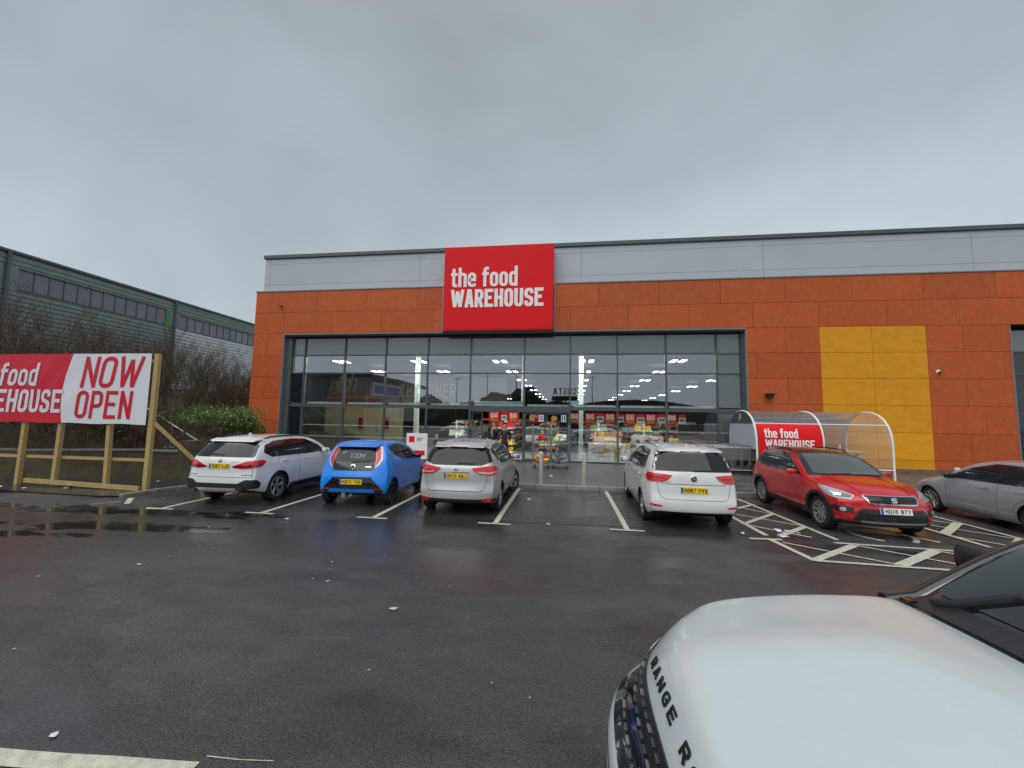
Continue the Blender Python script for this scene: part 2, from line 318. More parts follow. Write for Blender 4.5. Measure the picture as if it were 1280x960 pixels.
# ------------------------------------------------------------------ stroke lettering
def fillet(pts, closed):
    out = []; n = len(pts)
    for i, p in enumerate(pts):
        r = p[2] if len(p) > 2 else 0
        if r == 0 or (not closed and i in (0, n - 1)): out.append((p[0], p[1])); continue
        a = Vector(pts[i - 1][:2]); b = Vector(p[:2]); c = Vector(pts[(i + 1) % n][:2])
        u = (a - b); v = (c - b); lu, lv = u.length, v.length; u.normalize(); v.normalize()
        ang = u.angle(v); d = min(r / math.tan(ang / 2), lu * .5, lv * .5)
        p0 = b + u * d; p1 = b + v * d
        for k in range(6):
            s = k / 5; q = (1 - s) ** 2 * p0 + 2 * s * (1 - s) * b + s * s * p1; q = q * .86 + .14 * (p0 * (1 - s) + p1 * s) if False else q
            out.append((q.x, q.y))
    return out
def glyph(ch, w, t):
    a, b, c, m = t / 2, w - t / 2, 1 - t / 2, .52; d = t / 2; R = .5 * (b - a); xh = .73 - t / 2
    mid = (a + b) / 2
    G = {
     'A': [([(a * .8, 0), (mid - .02, 1)], 0), ([(mid + .02, 1), (w - a * .8, 0)], 0), ([(a + .04, .27), (b - .04, .27)], 0)],
     'B': [([(a, 0), (a, 1)], 0), ([(a, d), (b, d, R), (b, m, R), (a, m)], 0), ([(a, c), (b - .02, c, R), (b - .02, m, R), (a, m)], 0)],
     'C': [([(b, .34), (b, d, R), (a, d, R), (a, c, R), (b, c, R), (b, .66)], 0)],
     'D': [([(a, 0), (a, 1)], 0), ([(a, d), (b, d, R), (b, c, R), (a, c)], 0)],
     'E': [([(w, d), (a, d), (a, c), (w, c)], 0), ([(a, m), (b, m)], 0)],
     'F': [([(a, 0), (a, c), (w, c)], 0), ([(a, m), (b, m)], 0)],
     'G': [([(b, .66), (b, c, R), (a, c, R), (a, d, R), (b, d, R), (b, .47), (mid, .47)], 0)],
     'H': [([(a, 0), (a, 1)], 0), ([(b, 0), (b, 1)], 0), ([(a, m), (b, m)], 0)],
     'I': [([(mid, 0), (mid, 1)], 0)],
     'J': [([(a, .3), (a, d, R), (b, d, R), (b, 1)], 0)],
     'K': [([(a, 0), (a, 1)], 0), ([(b + .02, 1), (a + .02, .42)], 0), ([(a + .1, .52), (b + .04, 0)], 0)],
     'L': [([(a, 1), (a, d), (w, d)], 0)],
     'M': [([(a, 0), (a, 1)], 0), ([(b, 0), (b, 1)], 0), ([(a, .97), (mid, .3), (b, .97)], 0)],
     'N': [([(a, 0), (a, 1)], 0), ([(b, 0), (b, 1)], 0), ([(a, .96), (b, .04)], 0)],
     'O': [([(a, d, R), (b, d, R), (b, c, R), (a, c, R)], 1)],
     'P': [([(a, 0), (a, 1)], 0), ([(a, c), (b, c, R), (b, .45, R), (a, .45)], 0)],
     'R': [([(a, 0), (a, 1)], 0), ([(a, c), (b, c, R), (b, .47, R), (a, .47)], 0), ([(mid, .47), (b + .02, 0)], 0)],
     'S': [([(b, .70), (b, c, R), (a, c, R), (a, .55, R), (b, .45, R), (b, d, R), (a, d, R), (a, .30)], 0)],
     'T': [([(0, c), (w, c)], 0), ([(mid, 0), (mid, c)], 0)],
     'U': [([(a, 1), (a, d, R), (b, d, R), (b, 1)], 0)],
     'V': [([(a * .8, 1), (mid, .04)], 0), ([(mid, .04), (w - a * .8, 1)], 0)],
     'W': [([(a * .7, 1), (w * .29, .03)], 0), ([(w * .29, .03), (mid, .9)], 0), ([(mid, .9), (w * .71, .03)], 0), ([(w * .71, .03), (w - a * .7, 1)], 0)],
     'X': [([(a, 0), (b, 1)], 0), ([(a, 1), (b, 0)], 0)],
     'Y': [([(a * .8, 1), (mid, .45)], 0), ([(w - a * .8, 1), (mid, .45)], 0), ([(mid, 0), (mid, .48)], 0)],
     '0': [([(a, d, R), (b, d, R), (b, c, R), (a, c, R)], 1)],
     '1': [([(mid, 0), (mid, 1)], 0), ([(mid, c), (a, .8)], 0)],
     '2': [([(a, .7), (a, c, R), (b, c, R), (b, .55, R * .6), (a, d), (w, d)], 0)],
     '5': [([(b, c), (a, c), (a, .55), (b, .55, R), (b, d, R), (a, d, R), (a, .25)], 0)],
     '6': [([(a, d, R), (b, d, R), (b, .56, R), (a, .56, R)], 1), ([(a, .3), (a, c, R), (b, c, R), (b, .75)], 0)],
     '7': [([(0, c), (b, c), (a + .08, 0)], 0)],
     '8': [([(a, d, R), (b, d, R), (b, m, R), (a, m, R)], 1), ([(a, m, R), (b, m, R), (b, c, R), (a, c, R)], 1)],
     't': [([(a + .03, .95), (a + .03, d, .1), (w, d)], 0), ([(-.04, xh), (w, xh)], 0)],
     'h': [([(a, 0), (a, 1)], 0), ([(a, xh - .06), (a + .04, xh, .1), (b, xh, R), (b, 0)], 0)],
     'e': [([(b, .17), (b, d, R), (a, d, R), (a, xh, R), (b, xh, R), (b, .36), (a, .36)], 0)],
     'f': [([(a + .02, 0), (a + .02, c, .12), (w, c)], 0), ([(-.04, xh), (w, xh)], 0)],
     'o': [([(a, d, R), (b, d, R), (b, xh, R), (a, xh, R)], 1)],
     'd': [([(b, 0), (b, 1)], 0), ([(b, d), (a, d, R), (a, xh, R), (b, xh)], 0)],
     'l': [([(a, 0), (a, 1)], 0)],
     'i': [([(a, 0), (a, .68)], 0), ([(a, .82), (a, .95)], 0)],
     's': [([(b, .5), (b, xh, R), (a, xh, R), (a, .42, R), (b, .32, R), (b, d, R), (a, d, R), (a, .2)], 0)],
    }
    return G.get(ch, [])
NARROW = {'I': .55, 'W': 1.5, 'M': 1.3, 't': .68, 'f': .68, 'l': .35, 'i': .35, '1': .75}
def text_mesh(lines, mat4, size, w=.46, t=.15, gap=.07, depth=.01, shear=0, align='l', line_h=1.15, mb=None, sub=0):
    mb = mb or MB(); yy = 0; k = 0
    for ln in lines:
        tot = sum((w * NARROW.get(ch, 1) if ch != ' ' else w * .55) + gap for ch in ln) - gap
        x = 0 if align == 'l' else -tot / 2
        for ch in ln:
            cw = w * NARROW.get(ch, 1) if ch != ' ' else w * .55
            if ch == 'I' or ch == 'l' or ch == 'i': cw = t * 1.05
            for pts, closed in glyph(ch, cw, t):
                P = fillet(pts, closed)
                if sub:
                    P_ = []
                    for i in range(len(P) if closed else len(P) - 1):
                        p, q = P[i], P[(i + 1) % len(P)]; m_ = max(1, int(math.dist(p, q) / sub))
                        P_ += [(p[0] + (q[0] - p[0]) * j / m_, p[1] + (q[1] - p[1]) * j / m_) for j in range(m_)]
                    P = P_ + ([] if closed else [P[-1]])
                n = len(P)
                if n < 2: continue
                L_, R_ = [], []
                for i in range(n):
                    p = Vector(P[i])
                    pa = Vector(P[i - 1]) if (i > 0 or closed) else None; pb = Vector(P[(i + 1) % n]) if (i < n - 1 or closed) else None
                    d1 = (p - pa).normalized() if pa is not None and (p - pa).length > 1e-6 else None
                    d2 = (pb - p).normalized() if pb is not None and (pb - p).length > 1e-6 else None
                    if d1 is None: d1 = d2
                    if d2 is None: d2 = d1
                    nn = Vector((-(d1 + d2).y, (d1 + d2).x)); 
                    if nn.length < 1e-4: nn = Vector((-d1.y, d1.x))
                    nn.normalize(); ml = min(1 / max(.3, nn.dot(Vector((-d1.y, d1.x)))), 1.6)
                    L_.append(p + nn * ml * t / 2); R_.append(p - nn * ml * t / 2)
                k += 1; z = depth + (k % 7) * .0007
                def W(q, h): return mat4 @ Vector(((x + q.x + shear * (q.y + yy)) * size, (q.y + yy) * size, h))
                vs = [W(q, z) for q in L_] + [W(q, z) for q in R_] + [W(q, 0) for q in L_] + [W(q, 0) for q in R_]
                fs = []
                for i in range(n if closed else n - 1):
                    j = (i + 1) % n
                    fs += [(i, n + i, n + j, j), (2 * n + i, i, j, 2 * n + j), (n + i, 3 * n + i, 3 * n + j, n + j)]
                if not closed: fs += [(0, 2 * n, 3 * n, n), (n - 1, 2 * n - 1, 4 * n - 1, 3 * n - 1)]
                mb.add(vs, fs)
            x += cw + gap
        yy -= line_h
    return mb
def frame4(o, right, up):
    r = Vector(right).normalized(); u = Vector(up).normalized(); n = r.cross(u)
    m = Matrix((r, u, n)).transposed().to_4x4(); m.translation = Vector(o); return m

# ================================================================== GROUND
def sheet(name, pts, z, mat, parent=None, kind='structure'):
    me = bpy.data.meshes.new(name); me.from_pydata([(x, y, z) for x, y in pts], [], [tuple(range(len(pts)))]); me.update()
    o = link(name, me, parent, mat)
    if kind: o['kind'] = kind
    return o
sheet('ground', [(-600, -600), (600, -600), (600, 900), (-600, 900)], 0, m_asphalt)
KY = 11.78           # kerb front line
tag(MB().box(-11.0, KY + .13, -.3, 30, 17.97, .115).build('pavement', m_paver), kind='structure')
k = empty('kerb', kind='structure')
kb = MB().box(0, 0, -.2, .905, .125, .12).mesh('kerb_stone', bevel=.012)
for i in range(45):
    link('kerb_stone', kb, k, m_kerb, (-11.0 + i * .915, KY, 0))
# left footway kerb returning towards the steps
kl = empty('footway_kerb', kind='structure')
pl = [(-10.35, 8.3), (-10.25, 9.1), (-10.0, 9.9), (-10.2, 10.6), (-10.8, 11.2), (-11.0, 11.9)]
for (a, b) in zip(pl, pl[1:]):
    n = max(1, round(math.dist(a, b) / .8))
    for q in range(n):
        p = [a[j] + (b[j] - a[j]) * q / n for j in (0, 1)]; r = [a[j] + (b[j] - a[j]) * (q + .985) / n for j in (0, 1)]
        MB().bar((p[0], p[1], .0), (r[0], r[1], .0), .13, .14).build('kerb_stone', m_kerb, kl, bevel=.01)
sheet('footway', [(-26, 8.6), (-10.9, 8.2), (-10.38, 8.3), (-10.3, 9.1), (-10.05, 9.9), (-10.25, 10.6), (-10.85, 11.2), (-11.05, 12.0), (-11.05, 18), (-26, 18)], .025, m_path)

# painted lines: each stroke a thin sheet above the asphalt
class Lines:
    z = .004
def stroke(mb, a, b, w, z=.004):
    a = Vector((*a, z)); b = Vector((*b, z)); d = (b - a).normalized(); s = Vector((-d.y, d.x, 0)) * w / 2
    n = max(1, int((b - a).length / .25)); L_ = []; R_ = []
    for i in range(n + 1):
        p = a.lerp(b, i / n); j = random.uniform(-.006, .006)
        L_.append(p + s * (1 + random.uniform(-.06, .06)) + d * 0); R_.append(p - s * (1 + random.uniform(-.06, .06)))
    vs = L_ + R_; mb.add(vs, [(i, n + 1 + i, n + 2 + i, i + 1) for i in range(n)])
ts = [(-8.35, 7.48), (-6.12, 7.55), (-3.78, 7.65), (-1.36, 7.71), (1.08, 7.75)]
for i, (x, y) in enumerate(ts):
    mb = MB(); stroke(mb, (x, y + .07), (x - .02, KY - .02 if i else 10.4), .10, .004); stroke(mb, (x - .32, y), (x + .3, y), .075, .008)
    tag(mb.build('bay_line', m_line), kind='structure')
hz = MB(); zz = .004
H_ = [((4.38, 11.5), (4.60, 7.86), .085), ((4.01, 10.31), (4.4, 9.82), .05), ((3.89, 10.22), (4.49, 10.8), .09),
      ((3.62, 9.57), (4.48, 8.8), .05), ((3.41, 8.68), (4.50, 9.83), .10), ((3.47, 8.63), (4.23, 7.92), .055),
      ((3.36, 11.0), (3.48, 7.9), .10), ((3.71, 7.91), (4.55, 8.73), .11), ((3.09, 7.64), (3.62, 7.67), .08), ((3.42, 7.7), (3.56, 6.6), .095),
      ((3.57, 6.64), (4.68, 7.57), .12), ((4.42, 7.65), (6.5, 7.52), .075), ((4.7, 7.55), (5.57, 6.83), .05), ((3.55, 7.49), (4.67, 6.64), .05),
      ((3.56, 6.61), (7.9, 6.44), .075), ((4.67, 6.62), (5.8, 7.5), .15), ((5.8, 7.48), (6.7, 6.8), .05), ((6.1, 6.5), (7.2, 7.45), .15), ((6.4, 7.52), (7.9, 7.47), .075),
      ((6.76, 11.5), (6.88, 7.86), .09), ((7.92, 11.5), (7.99, 8.4), .08), ((7.5, 9.85), (7.85, 9.5), .05), ((6.84, 8.64), (7.9, 9.65), .15),
      ((7.38, 9.1), (7.88, 8.56), .05), ((6.85, 8.5), (7.35, 7.98), .05), ((7.29, 7.93), (7.99, 8.55), .16), ((6.83, 9.9), (7.9, 10.9), .15), ((7.15, 9.32), (7.3, 9.17), .05)]
for a, b, w in H_:
    stroke(hz, a, b, w, zz); zz += .0006
tag(hz.build('hatched_marking', m_line), kind='structure')
# wheelchair symbol mostly under the red car
ws = MB(); cx, cy_ = 5.62, 7.9
for (r0, r1, a0, a1) in ((.42, .50, 0, 300),):
    vs = []; n = 28
    for i in range(n + 1):
        a = math.radians(a0 + (a1 - a0) * i / n - 60)
        vs += [(cx + r0 * math.cos(a), cy_ + .5 + 1.1 * r0 * math.sin(a), .004), (cx + r1 * math.cos(a), cy_ + .5 + 1.1 * r1 * math.sin(a), .004)]
    ws.add(vs, [(2 * i, 2 * i + 1, 2 * i + 3, 2 * i + 2) for i in range(n)])
stroke(ws, (5.45, 8.5), (6.05, 8.4), .08, .006); stroke(ws, (6.05, 8.4), (6.3, 8.05), .08, .007)
tag(ws.build('disabled_bay_symbol', m_line), kind='structure')
fl = MB(); stroke(fl, (-7.5, 1.72), (-2.06, 2.16), .11); 
tag(fl.build('bay_line', m_line), kind='structure')
fl = MB(); stroke(fl, (-1.42, 2.22), (-1.25, 1.6), .10); stroke(fl, (-2.06, 2.255), (-1.86, 2.262), .007, .006); stroke(fl, (-1.86, 2.262), (-1.66, 2.285), .005, .006)
tag(fl.build('bay_line', m_line), kind='structure')
fl = MB(); stroke(fl, (-10.0, 8.25), (-9.45, 7.72), .10); stroke(fl, (-8.62, 7.42), (-8.1, 7.5), .08, .006)
tag(fl.build('bay_line', m_line), kind='structure')
fl = MB(); stroke(fl, (-10.1, 7.5), (-9.83, 7.9), .035)
tag(fl.build('bay_line', m_line), kind='structure')
# tar joint across the bay mouths
fl = MB()
for i in range(40):
    x = -9 + i * .6; stroke(fl, (x, 7.95 + .05 * math.sin(x)), (x + .58, 7.95 + .05 * math.sin(x + .6)), .03, .002)
tag(fl.build('tar_joint', m_void), kind='structure')

# ================================================================== FOOD WAREHOUSE
B = empty('retail_building', (0, 0, 0), label='large shop building clad in orange and yellow panels with a wide glass front', cat='building')
FY = 17.93; TH = 1.065; TOP = 8.096; XL, XR = -15.56, 26.0
rowz = [TOP - TH * k for k in range(8)] + [.0]
def panels(x0, x1, z0, z1, mat, name='cladding_panel', y0=FY, g=.0055, t=.03):
    MB().box(x0 + g, y0, z0 + g, x1 - g, y0 + t, z1 - g).build(name, mat, B, bevel=.003)
def row_panels(k, x0, x1, joints, mat=m_orange, z1=None, z0=None):
    z1 = rowz[k] if z1 is None else z1; z0 = rowz[k + 1] if z0 is None else z0
    js = [x0] + sorted(j for j in joints if x0 + .15 < j < x1 - .15) + [x1]
    for a, b in zip(js, js[1:]): panels(a, b, z0, z1, mat)
P = 2.555
NL, NR = -5.86, -.61         # notch behind the sign
OL, OR = -13.89, 7.37        # glazed opening
WL, WR = 16.94, 23.5         # second window
HEAD = rowz[2] - .02
j0 = [1.32 + 2.545 * i for i in range(12)]; j1 = [.06 + 2.535 * i for i in range(12)]
row_panels(0, XL, NL, [-7.11 - P * i for i in range(4)]); row_panels(0, NR, XR, j0)
row_panels(1, XL, NL, [-6.29 - P * i for i in range(4)]); row_panels(1, NR, XR, j1)
for kx in range(2, 8):
    row_panels(kx, XL, OL, [-14.83] if kx % 2 == 0 else [])
YL, YM, YR = 10.2, 12.12, 14.06
jr = {2: [8.9, 15.33], 3: [7.62 + .15, 16.66], 4: [8.91, 15.34], 5: [7.61 + .15, 15.9], 6: [8.91, 15.34], 7: [7.9, 15.9]}
for kx in range(2, 8):
    row_panels(kx, OR, YL, jr[kx]); row_panels(kx, YL, YR, [YM], m_yellow)
    row_panels(kx, YR, WL, jr[kx]); row_panels(kx, WR, XR, [])
# left return of the orange box
for kx in range(8):
    MB().box(XL - .0, FY + .035, rowz[kx + 1] + .007, XL + .03, FY + 2.4, rowz[kx] - .007).build('cladding_panel', m_orange, B)
core = MB()
core.box(XL + .035, FY + .034, HEAD, NL, 18.6, TOP - .01); core.box(NR, FY + .034, HEAD, XR, 18.6, TOP - .01)
core.box(XL + .035, FY + .034, 0, OL, 20.3, HEAD); core.box(OR, FY + .034, 0, WL, 18.6, HEAD); core.box(WR, FY + .034, 0, XR, 18.6, HEAD)
core.box(NL, FY + .15, HEAD + .02, NR, 18.6, TOP - .02)
core.build('wall_core', m_void, B)
tr = MB()
tr.box(XL - .03, FY - .03, TOP, NL + .02, 18.62, TOP + .045); tr.box(NR - .02, FY - .03, TOP, XR + .03, 18.62, TOP + .045)
tr.box(OL, FY - .02, HEAD - .045, NL + .05, FY + .2, HEAD + .012); tr.box(NR - .05, FY - .02, HEAD - .045, OR, FY + .2, HEAD + .012)
tr.box(NL - .02, FY - .02, HEAD + .013, NL + .05, FY + .14, TOP - .001); tr.box(NR - .05, FY - .02, HEAD + .013, NR + .02, FY + .14, TOP - .001)
tr.box(OL - .02, FY - .012, .1, OL + .02, FY + .2, HEAD - .046); tr.box(OR - .02, FY - .012, .1, OR + .02, FY + .2, HEAD - .046)
tr.box(WL - .02, FY - .012, .1, WL + .02, FY + .2, HEAD); 
tr.build('edge_trim', m_trimmid, B)
so_ = MB(); so_.box(OL + .021, FY + .0, HEAD - .13, OR - .021, 18.6, HEAD - .047); so_.build('soffit', m_void, B)
MB().box(YL - 3, FY - .015, .115, WL - .03, FY - .001, .30).build('brick_plinth', m_plinth, B)
# grey upper band, set back behind the orange box
UY = 18.3; UT = 9.95; XUL = -15.5
vj = [XUL, -15.2, -7.17, .555, 8.32, 16.22, 24.1, XR]
hzs = [TOP + .046, 8.58, 9.66, UT]
for a, b in zip(vj, vj[1:]):
    for c_, d_ in zip(hzs, hzs[1:]):
        MB().box(a + .006, UY, c_ + .005, b - .006, UY + .06, d_ - .005).build('parapet_panel', m_greyclad, B)
MB().box(XUL + .02, UY + .062, TOP + .05, XR, UY + .2, UT).build('parapet_core', m_trim, B)
MB().box(XUL - .07, UY - .09, UT, XR, UY + .5, UT + .19).build('coping', m_trim, B, bevel=.02)
MB().box(XUL, UY + .21, TOP, XUL + .1, 60, UT).build('side_wall', m_greyclad, B)
MB().box(XL + .031, 20.35, 0, XL + .13, 60, TOP).build('side_wall', m_greyclad, B)
MB().box(XUL + .1, 18.9, 6.15, XR, 76, 6.3).build('roof', m_trim, B)

# shopfront
GY = 18.25
mull = [-12.9, -10.78, -8.68, -6.58, -4.5, -2.0, .08, 2.14, 4.21, 6.29]
xe = [OL + .33] + mull + [OR - .12]
zt = [.12, 2.5, 4.055, 4.93, HEAD - .13]
MB().box(OL + .022, GY - .14, .115, OL + .33, GY + .1, HEAD - .131).build('jamb', m_trim, B)
MB().box(OR - .12, GY - .14, .115, OR - .022, GY + .1, HEAD - .131).build('jamb', m_trim, B)
for x in mull: MB().box(x - .032, GY - .075, .115, x + .032, GY + .1, HEAD - .131).build('mullion', m_trim, B)
for i in range(len(xe) - 1):
    a = xe[i] + (.033 if i else 0); b = xe[i + 1] - (.033 if i < len(xe) - 2 else 0)
    for z in zt[1:4]:
        hgt = .10 if z == 2.5 else .028
        MB().box(a, GY - .06, z - hgt, b, GY + .08, z + hgt * (1 if z != 2.5 else .55)).build('transom', m_trim, B)
    MB().box(a, GY - .06, .116, b, GY + .08, .17).build('transom', m_trim, B)
    for j in range(4):
        z0 = zt[j] + (.1 if j == 1 else .03); z1 = zt[j + 1] - (.11 if j == 0 else .03)
        door = (i in (5, 6) and j == 0)
        if door: continue
        mt = m_spandrel if (j == 3 or i == len(xe) - 2) else (m_spandark if i == 0 and j < 2 else m_glass)
        MB().box(a, GY, z0, b, GY + .012, z1).build('window_pane', mt, B)
# sliding doors
def door(x0, x1, y=GY - .02):
    d = MB(); d.box(x0, y, .13, x0 + .05, y + .05, 2.28); d.box(x1 - .05, y, .13, x1, y + .05, 2.28)
    d.box(x0 + .051, y, .13, x1 - .051, y + .05, .22); d.box(x0 + .051, y, 2.2, x1 - .051, y + .05, 2.28)
    o = d.build('door', m_trim, B); MB().box(x0 + .051, y + .02, .221, x1 - .051, y + .03, 2.199).build('door_pane', m_glass, o)
    return o
door(-1.95, -1.0); door(-.96, .03)
door(-4.42, -3.9, GY + .06); 
MB().box(-4.46, GY - .1, 2.29, .04, GY + .12, 2.395).build('door_header', m_trim, B)
# glass safety dots
dots = MB()
for zrow in (1.52, .98):
    x = OL + 1.1
    while x < OR - .3:
        if not (-4.4 < x < .0): dots.box(x, GY - .004, zrow, x + .035, GY - .0015, zrow + .035)
        x += .105
tag(dots.build('safety_dots', m_white, B), kind='stuff')

# second window on the right
xs2 = [WL + .1, 18.6, 20.4, 22.2, WR - .1]
MB().box(WL + .021, FY + .2, .115, WL + .1, FY + .4, HEAD - .1).build('jamb', m_trim, B)
for x in xs2[1:-1]: MB().box(x - .03, GY - .07, .115, x + .03, GY + .1, HEAD).build('mullion', m_trim, B)
for i in range(4):
    for j in range(4):
        MB().box(xs2[i] + .031, GY, zt[j] + .03, xs2[i + 1] - .031, GY + .012, zt[j + 1] - .03).build('window_pane', m_spandrel if j == 3 else m_spandark, B)
    for z in zt[1:4]: MB().box(xs2[i] + .031, GY - .05, z - .028, xs2[i + 1] - .031, GY + .06, z + .028).build('transom', m_trim, B)
MB().box(WL, GY + .2, 0, WR, GY + .3, HEAD).build('window_backing', m_void, B)

# interior shell
MB().box(-15, 18.4, .0, 25, 76, .11).build('shop_floor', m_floor, B)
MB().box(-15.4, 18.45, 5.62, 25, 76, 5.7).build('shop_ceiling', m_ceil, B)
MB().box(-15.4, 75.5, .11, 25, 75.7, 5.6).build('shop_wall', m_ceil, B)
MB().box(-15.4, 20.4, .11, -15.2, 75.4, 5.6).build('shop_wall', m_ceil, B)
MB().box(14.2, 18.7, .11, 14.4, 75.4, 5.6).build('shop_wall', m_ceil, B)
MB().box(-15.0, 23.4, .11, -9.9, 23.55, 2.7).build('partition_wall', m_inwall, B)
MB().box(-15.0, 23.6, 2.8, -3.6, 23.75, 4.4).build('cafe_fascia', m_indark, B)
for x in (-7.5, .6): MB().box(x - .1, 19.3, .12, x + .1, 19.5, 5.0).build('interior_column', m_steel, B)
MB().box(-2.62, 22.6, 2.4, -2.44, 22.8, 5.6).build('interior_column', m_steel, B)
for a, b in zip(xe[1:-2], xe[2:-1]):
    MB().box(a + .16, GY + .12, 2.57, b - .06, GY + .22, 2.66 if a != -4.5 else 2.78).build('interior_beam', m_steel, B)
sc = text_mesh(['elish'], frame4((-14.9, 23.58, 3.3), (1, .0, .13), (-.05, 0, 1)), 1.1, w=.40, t=.055, gap=.06, shear=.28, depth=.03)
o = sc.build('wall_lettering', m_inwall, B)
sc = text_mesh(['EXPRESS'], frame4((-12.5, 23.58, 3.05), (1, 0, 0), (0, 0, 1)), .27, w=.5, t=.10, gap=.12, depth=.03); sc.build('wall_lettering', m_inwall, B)
sc = text_mesh(['THE DINER'], frame4((-10.2, 23.58, 3.15), (1, 0, 0), (0, 0, 1)), .85, w=.36, t=.07, gap=.16, depth=.03); sc.build('wall_lettering', m_inwall, B)

# ceiling lights: paired panels hung in rows
def light(x, y, first=[None]):
    if first[0] is None:
        r = empty('ceiling_light', (x, y, 5.2)); 
        MB().box(-.36, -.42, -.0, -.11, .42, .03).build('light_panel', m_light, r); MB().box(.11, -.42, -.0, .36, .42, .03).build('light_panel', m_light, r)
        MB().box(-.30, -.05, .031, .30, .05, .05).build('light_bracket', m_trim, r); first[0] = r; return r
    r = copy_tree(first[0]); r.location = (x, y, 5.2); return r
CX = ['far left', 'second from left', 'third from left', 'fourth from left', 'fifth from left', 'rightmost']
RY = [22.5, 27.5, 33.2, 38.9, 45.1, 51.9, 58.3, 65.2]
RN = ['at the front by the glass', 'second back from the glass', 'third back', 'fourth back', 'fifth back', 'sixth back', 'seventh back', 'at the very back']
for ci, x in enumerate((-13.5, -8.65, -3.85, 1.0, 5.8, 10.9)):
    for ri, y in enumerate(RY):
        tag(light(x + max(0, y - 22) * .02 * (1 if x > 0 else -1 if x < -5 else 0), y), 'pair of lit ceiling panels, %s row, %s' % (CX[ci], RN[ri]), 'ceiling light', 'ceiling lights in rows inside the shop')

for ci, x in enumerate((-12.0, -8.65, -5.4, -2.2, 1.0, 3.6, 6.2)):  # unseen lamps added to brighten columns, posters and stock near the glass
    r = empty('added_fill_light', (x, 18.7, 5.25), label='added fill lamp, unseen behind the top panes, %s from the left' % ['first', 'second', 'third', 'fourth', 'fifth', 'sixth', 'seventh'][ci], cat='light', group='added fill lamps behind the top panes')
    MB().box(-.3, -.2, 0, .3, .2, .02).build('light_panel', m_fill, r); MB().box(-.33, -.23, .021, .33, .23, .08).build('fill_light_housing', m_trim, r)
# shop contents: gondolas with goods
goods_m = [pmat('goods %d' % i, c, .45, noise=.3, nscale=9, spec=.3) for i, c in enumerate([(.55, .03, .03), (.70, .68, .62), (.75, .5, .05), (.06, .15, .4), (.12, .30, .10), (.5, .22, .08), (.35, .36, .38), (.80, .78, .35)])]
def shelf_unit(x, y0, y1, h, w=.9, label='', axis='y', group='shop shelving units'):
    r = empty('shelf_unit', (x, y0, .11), label=label, cat='shelving', group=group)
    f = MB(); L_ = y1 - y0
    f.box(-.03, 0, 0, .03, L_, h); nl = max(2, int(h / .42))
    for k_ in range(nl): f.box(-w / 2, 0, k_ * h / nl + .04, -.031, L_, k_ * h / nl + .07); f.box(.031, 0, k_ * h / nl + .04, w / 2, L_, k_ * h / nl + .07)
    f.build('shelf_frame', m_white, r)
    for gi in range(len(goods_m)):
        g = MB(); rng = random.Random(int(x * 91) + gi * 7 + int(y0 * 13))
        for k_ in range(nl):
            y = .02
            while y < L_ - .3:
                ww = rng.uniform(.18, .5)
                if rng.random() < .17:
                    hh = rng.uniform(.5, .9) * h / nl
                    for s in (-1, 1): g.box(min(s * .06, s * w * .46), y, k_ * h / nl + .071, max(s * .06, s * w * .46), y + ww * .94, k_ * h / nl + .071 + hh - .08)
                y += ww
        if g.v: tag(g.build('goods', goods_m[gi], r), kind='stuff')
    return r
lab = ['red and white', 'yellow-tagged', 'mixed', 'blue and green', 'cereal', 'tinned goods']
n_ = 0
for i, x in enumerate((-6.1, -3.4, -1.1, 1.6, 3.9, 6.2, 8.4)):
    for j, (y0, y1) in enumerate(((21.8, 27.0), (28.5, 36.0))):
        shelf_unit(x, y0, y1, 1.75 + .1 * ((i * 3 + j) % 3), label='%s aisle shelving run behind the glass, %s from the left, %s' % (['low', 'tall', 'mixed goods', 'second tall', 'drinks', 'packet goods', 'snack'][i], ['first', 'second', 'third', 'fourth', 'fifth', 'sixth', 'last'][i], ['front half', 'rear half'][j]))
def pallet_stack(x, y, cols, rows, sx, sz, mat, mat2, label, cat='display'):
    r = empty('stacked_display', (x, y, .11), label=label, cat=cat)
    bm1 = MB().box(0, 0, 0, sx * .94, .4, sz * .93).mesh('pack', bevel=.01)
    bm2 = MB().box(0, 0, 0, sx * .94, .4, sz * .93).mesh('pack', bevel=.01)
    for i in range(cols):
        for j in range(rows):
            if random.random() < .06: continue
            mm = random.random() < .3
            link('pack', bm2 if mm else bm1, r, mat2 if mm else mat, (i * sx, random.uniform(-.02, .02), j * sz))
    return r
pallet_stack(.95, 19.45, 8, 4, .24, .2, m_white, goods_m[2], 'low stack of white and yellow packs inside the glass right of the doors')
pallet_stack(2.95, 19.45, 7, 6, .2, .2, m_white, goods_m[1], 'tall stack of white multipacks inside the glass behind the white people carrier')
pallet_stack(1.2, 20.2, 5, 6, .28, .22, goods_m[5], goods_m[2], 'brown carton stack behind the low white packs')
pallet_stack(4.6, 19.6, 6, 5, .26, .22, goods_m[7], goods_m[0], 'pale yellow carton stack inside the glass at the right')
pallet_stack(-8.2, 19.7, 4, 3, .3, .22, goods_m[0], goods_m[3], 'red and blue carton stack inside the glass left of the doors')
r = empty('snack_stall', (5.05, 19.0, .11), label='dark snack stall with an orange lit counter at the right end of the glass', cat='stall')
MB().box(0, 0, 0, 1.6, .8, .9).build('counter', m_indark, r); MB().box(-.02, -.03, .905, 1.62, .8, 1.02).build('counter_top', goods_m[5], r); MB().box(0, .5, 1.03, 1.6, .8, 1.75).build('back_shelf', m_void, r)

